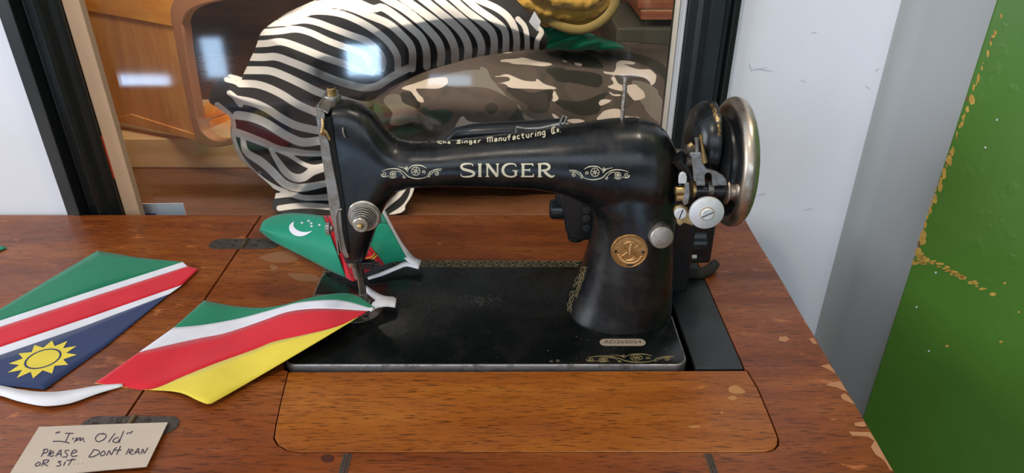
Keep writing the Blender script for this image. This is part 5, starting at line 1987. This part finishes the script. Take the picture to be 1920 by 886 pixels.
def patch4(top, bot, zt_, zb_, mi, mb, nu=24, nv=14):
    A = resample(catmull(top, 5), nu)
    B = resample(catmull(bot, 5), nu)
    vs = []
    for r in range(nv + 1):
        t = r / nv
        for k in range(nu):
            u = k / (nu - 1)
            x, y = A[k] * (1 - t) + B[k] * t
            za = zt_[0] + (zt_[1] - zt_[0]) * u
            zb2 = zb_[0] + (zb_[1] - zb_[0]) * u
            z = za * (1 - t) + zb2 * t + 0.012 * math.sin(math.pi * t) * (0.6 + 0.4 * u)
            vs.append(PZ(x, y, T + z))
    fs = [(r * nu + k, r * nu + k + 1, (r + 1) * nu + k + 1, (r + 1) * nu + k) for r in range(nv) for k in range(nu - 1)]
    mb.add(vs, fs, mi)


mb = MB()
patch4([(487, 429), (493, 415), (508, 406), (530, 400), (560, 399), (606, 404)], [(487, 433), (500, 444), (515, 454), (574, 484), (620, 508), (648, 520)], (0.012, 0.045), (0.004, 0.010), 0, mb, 34)
patch4([(606, 404), (625, 404), (648, 403)], [(648, 520), (662, 527), (672, 522), (684, 512), (700, 503), (721, 495)], (0.045, 0.045), (0.010, 0.016), 1, mb, 24)
patch4([(648, 403), (680, 400), (716, 397)], [(721, 495), (740, 491), (766, 489)], (0.045, 0.040), (0.016, 0.012), 0, mb, 20)
fl3 = mb.build('flag', [M['f_green2'], M['f_red']], bt, smooth=True, angle=180, fix=False)
for p in fl3.data.polygons:
    if p.normal.y > 0:
        p.flip()
fl3['label'] = 'green pennant with white crescent and red carpet stripe'
so = fl3.modifiers.new('thickness', 'SOLIDIFY')
so.thickness = 0.0004
so.offset = -1
f3b = bvh_of(fl3)
Z2 = lambda p: [(380 + x / 2.216, 380 + y / 2.216) for x, y in p]
mb = MB()
crs = Z2([(382, 78), (366, 86), (359, 102), (364, 120), (382, 134), (410, 138), (436, 130), (456, 118), (432, 122), (406, 120), (388, 108), (380, 92)])
mid = 6
n_ = len(crs)
for k in range(5):
    pass
oc = catmull(Z2([(382, 78), (366, 88), (360, 104), (366, 122), (386, 136), (412, 139), (436, 131), (457, 117)]), 3)
ic = catmull(Z2([(382, 78), (378, 88), (379, 98), (386, 108), (398, 116), (414, 121), (434, 122), (457, 117)]), 3)
oc, ic = resample(oc, 22), resample(ic, 22)
rows = []
for k in range(22):
    a, na = hit(f3b, *oc[k])
    b, nb = hit(f3b, *ic[k])
    rows.append((a + na * 0.0005, b + nb * 0.0005) if a and b else None)
for k in range(21):
    if rows[k] and rows[k + 1]:
        mb.add([rows[k][0], rows[k + 1][0], rows[k + 1][1], rows[k][1]], [(0, 1, 2, 3)])
for cx_, cy_ in Z2([(413, 84), (441, 76), (452, 86), (486, 93), (453, 98)]):
    st = [(cx_ + (3.4 if k % 2 == 0 else 1.5) * math.cos(k * math.pi / 5 - 1.57), cy_ + (2.6 if k % 2 == 0 else 1.1) * math.sin(k * math.pi / 5 - 1.57)) for k in range(10)]
    decal_poly(mb, f3b, st, 0.0005)
mb.build('crescent_emblem', M['f_white'], fl3, smooth=False, fix=False)
mb = MB()
for (cx_, cy_, r) in ((681, 476, 10), (668, 455, 9), (655, 430, 8), (700, 500, 6), (660, 500, 6)):
    decal_poly(mb, f3b, [(cx_ - r, cy_), (cx_, cy_ - r * 0.7), (cx_ + r, cy_), (cx_, cy_ + r * 0.7)], 0.0005, 0)
    decal_poly(mb, f3b, [(cx_ - r * 0.55, cy_), (cx_, cy_ - r * 0.4), (cx_ + r * 0.55, cy_), (cx_, cy_ + r * 0.4)], 0.0006, 1)
    decal_poly(mb, f3b, [(cx_ - r * 0.28, cy_), (cx_, cy_ - r * 0.2), (cx_ + r * 0.28, cy_), (cx_, cy_ + r * 0.2)], 0.0007, 2)
decal(mb, f3b, [([(690, 488), (700, 484), (706, 478)], 2.2), ([(686, 484), (698, 480), (703, 472)], 1.6)], 0.0006, mi=2)
decal(mb, f3b, [([(645, 405), (668, 440), (690, 465), (716, 492)], 2.0), ([(612, 405), (630, 440), (648, 490), (660, 520)], 2.0)], 0.0005, mi=0)
mb.build('carpet_emblem', [M['f_maroon'], M['f_green'], M['f_yellow']], fl3, smooth=False, fix=False)

# scrap of a fourth pennant at the far left
tf = bands('flag', [([(-70, 452), (-20, 456), (12, 463)], [(-70, 520), (-20, 480), (12, 465)])], [M['f_green']], lambda x, y: T + 0.0014, 10, 3)
tf['label'] = 'green pennant tip at the far left'

# tape
def tape(mb, pts, wpx):
    """pts: (px, py, z above the table); width in px"""
    C = catmull([p for p in pts], 6)
    P2 = np.array([tuple(c[:2]) for c in C])
    Tn = np.gradient(P2, axis=0)
    Tn /= np.linalg.norm(Tn, axis=1)[:, None] + 1e-9
    W = np.interp(np.linspace(0, 1, len(C)), np.linspace(0, 1, len(wpx)), wpx)
    vs = []
    for k, c in enumerate(C):
        n_ = np.array([-Tn[k, 1], Tn[k, 0]])
        for s in (-0.5, 0.0, 0.5):
            x, y = P2[k] + n_ * W[k] * s
            vs.append(PZ(x, y, T + c[2] + (0.0006 if s == 0 else 0)))
    fs = []
    for k in range(len(C) - 1):
        for j in range(2):
            fs.append((k * 3 + j, k * 3 + j + 1, (k + 1) * 3 + j + 1, (k + 1) * 3 + j))
    mb.add(vs, fs)


def tape_obj(paths):
    mb = MB()
    for pts, w_ in paths:
        tape(mb, pts, w_)
    o = mb.build('tape', M['tape'], bt, smooth=True, angle=180, fix=False)
    for p in o.data.polygons:
        if p.normal.z < 0:
            p.flip()
    s = o.modifiers.new('thickness', 'SOLIDIFY')
    s.thickness = 0.0007
    s.offset = 1
    return o


tape_obj([([(-160, 738, 0.001), (-60, 722, 0.002), (0, 732, 0.003), (40, 742, 0.004), (84, 748, 0.004), (130, 744, 0.003), (185, 730, 0.002), (230, 722, 0.0008)], [14, 14, 18, 22, 26, 24, 14, 5])])
tape_obj([([(682, 538, 0.008), (700, 552, 0.011), (718, 562, 0.013), (738, 566, 0.012)], [9, 12, 15, 18])])
tape_obj([([(694, 583, 0.018), (704, 572, 0.016), (722, 566, 0.015), (742, 568, 0.012)], [5, 13, 18, 17])])
tape_obj([([(716, 396, 0.040), (728, 424, 0.032), (748, 460, 0.022), (770, 486, 0.014), (788, 494, 0.011)], [11, 14, 15, 14, 12])])
tape_obj([([(690, 522, 0.007), (715, 514, 0.008), (742, 503, 0.010), (762, 495, 0.012), (786, 497, 0.012)], [5, 7, 7, 9, 15])])

# ================================================================== note card
cd = thing('note_card', 'small cream cardboard note with handwritten warning lying on the rear of the front hinge', 'note', (PZ(165, 840).x, PZ(165, 840).y, T))
cd['label'] = 'small kraft cardboard note with handwritten warning, lying over the front left hinge'
cp = [(73, 799.5), (190, 795), (314.6, 791), (296, 830), (274.6, 874), (200, 880), (140, 886), (60, 892), (14, 894)]
zz = lambda x, y: T + 0.0045 + 0.002 * sstep(250, 20, x)
pts = [PZ(x, y, zz(x, y)) for x, y in cp]
cs = MB().add(pts + [p + Vector((0, 0, -0.0007)) for p in pts], [tuple(range(9)), tuple(range(17, 8, -1))] + [(i, i + 9, (i + 1) % 9 + 9, (i + 1) % 9) for i in range(9)]).build('card_sheet', M['card'], cd, smooth=False)
cbv = bvh_of(cs)
Z3 = lambda p: [(x / 4.8, 760 + y / 4.8) for x, y in p]
hand = [[(500, 250), (520, 235)], [(522, 247), (540, 232)], [(585, 250), (620, 248), (662, 250)], [(625, 252), (606, 290), (590, 330)], [(475, 322), (530, 320), (580, 326), (625, 338)], [(662, 288), (652, 304)],
        [(668, 330), (695, 284), (688, 318), (724, 284), (720, 318), (748, 290), (752, 318), (762, 324)],
        [(935, 256), (892, 256), (860, 290), (874, 322), (915, 316), (955, 282), (945, 256), (915, 250)], [(1037, 248), (1005, 288), (975, 330)],
        [(1068, 284), (1035, 296), (1015, 322), (1052, 332), (1078, 300)], [(1114, 228), (1090, 285), (1070, 336)], [(1140, 256), (1160, 240)], [(1168, 252), (1194, 228)],
        [(402, 394), (386, 430), (370, 460)], [(385, 400), (418, 390), (432, 402), (420, 420), (388, 430)], [(458, 394), (442, 430), (430, 456)], [(452, 436), (484, 424), (472, 410), (450, 430), (454, 456), (486, 448)],
        [(500, 458), (522, 425), (547, 398), (548, 430), (552, 460)], [(512, 438), (552, 432)], [(624, 400), (588, 406), (590, 424), (608, 440), (596, 458), (562, 466)], [(640, 434), (692, 412), (670, 398), (644, 424), (648, 456), (696, 450)],
        [(842, 400), (822, 430), (800, 462), (845, 456), (892, 430), (888, 405), (840, 394)], [(930, 408), (904, 434), (914, 452), (944, 436), (942, 412), (924, 408)], [(958, 452), (984, 404), (1000, 442), (1032, 388)],
        [(1052, 374), (1026, 400), (1094, 398)], [(1086, 362), (1068, 400), (1048, 444)], [(1162, 384), (1148, 412), (1134, 440)], [(1164, 424), (1198, 402), (1178, 394), (1162, 424), (1196, 440)],
        [(1206, 438), (1228, 405), (1246, 384), (1248, 410), (1252, 436)], [(1214, 420), (1252, 416)], [(1268, 436), (1286, 390), (1298, 428), (1330, 378)],
        [(346, 508), (318, 530), (326, 544), (356, 534), (362, 514), (342, 508)], [(396, 494), (384, 520), (372, 546)], [(384, 496), (420, 486), (440, 494), (420, 512), (390, 522), (432, 542)],
        [(554, 500), (522, 504), (542, 518), (544, 536), (506, 546)], [(588, 504), (572, 540)], [(598, 472), (602, 468)], [(652, 474), (634, 506), (614, 538)], [(598, 494), (640, 488), (684, 484)],
        [(664, 526), (668, 524)], [(704, 526), (708, 524)], [(740, 523), (744, 521)]]
mb = MB()
decal(mb, cbv, [(Z3(h_), 1.9 if len(h_) > 2 else 2.1) for h_ in hand], 0.00012, 1.2)
mb.build('handwriting', M['ink'], cs, smooth=False, fix=False)

# ================================================================== ceiling lamps (the room's own)
for lx, ly, which in ((0.45, 0.35, 'round ceiling lamp over the right of the table'), (-0.55, -0.35, 'round ceiling lamp behind the camera to the left')):
    lt = thing('ceiling_lamp', which, 'lamp', (lx, ly, 2.6))
    MB().lathe([(0, 0.05), (0.03, 0.05), (0.05, 0.02), (0.16, 0.015)], (lx, ly, 2.5995), (0, 0, -1), 24).build('canopy', M['whitestrip'], lt)
    MB().lathe([(0.14, 0.03), (0.19, 0.11), (0.195, 0.112), (0.15, 0.04)], (lx, ly, 2.5995), (0, 0, -1), 32, cap=False).build('lamp_shade', M['frame'], lt)
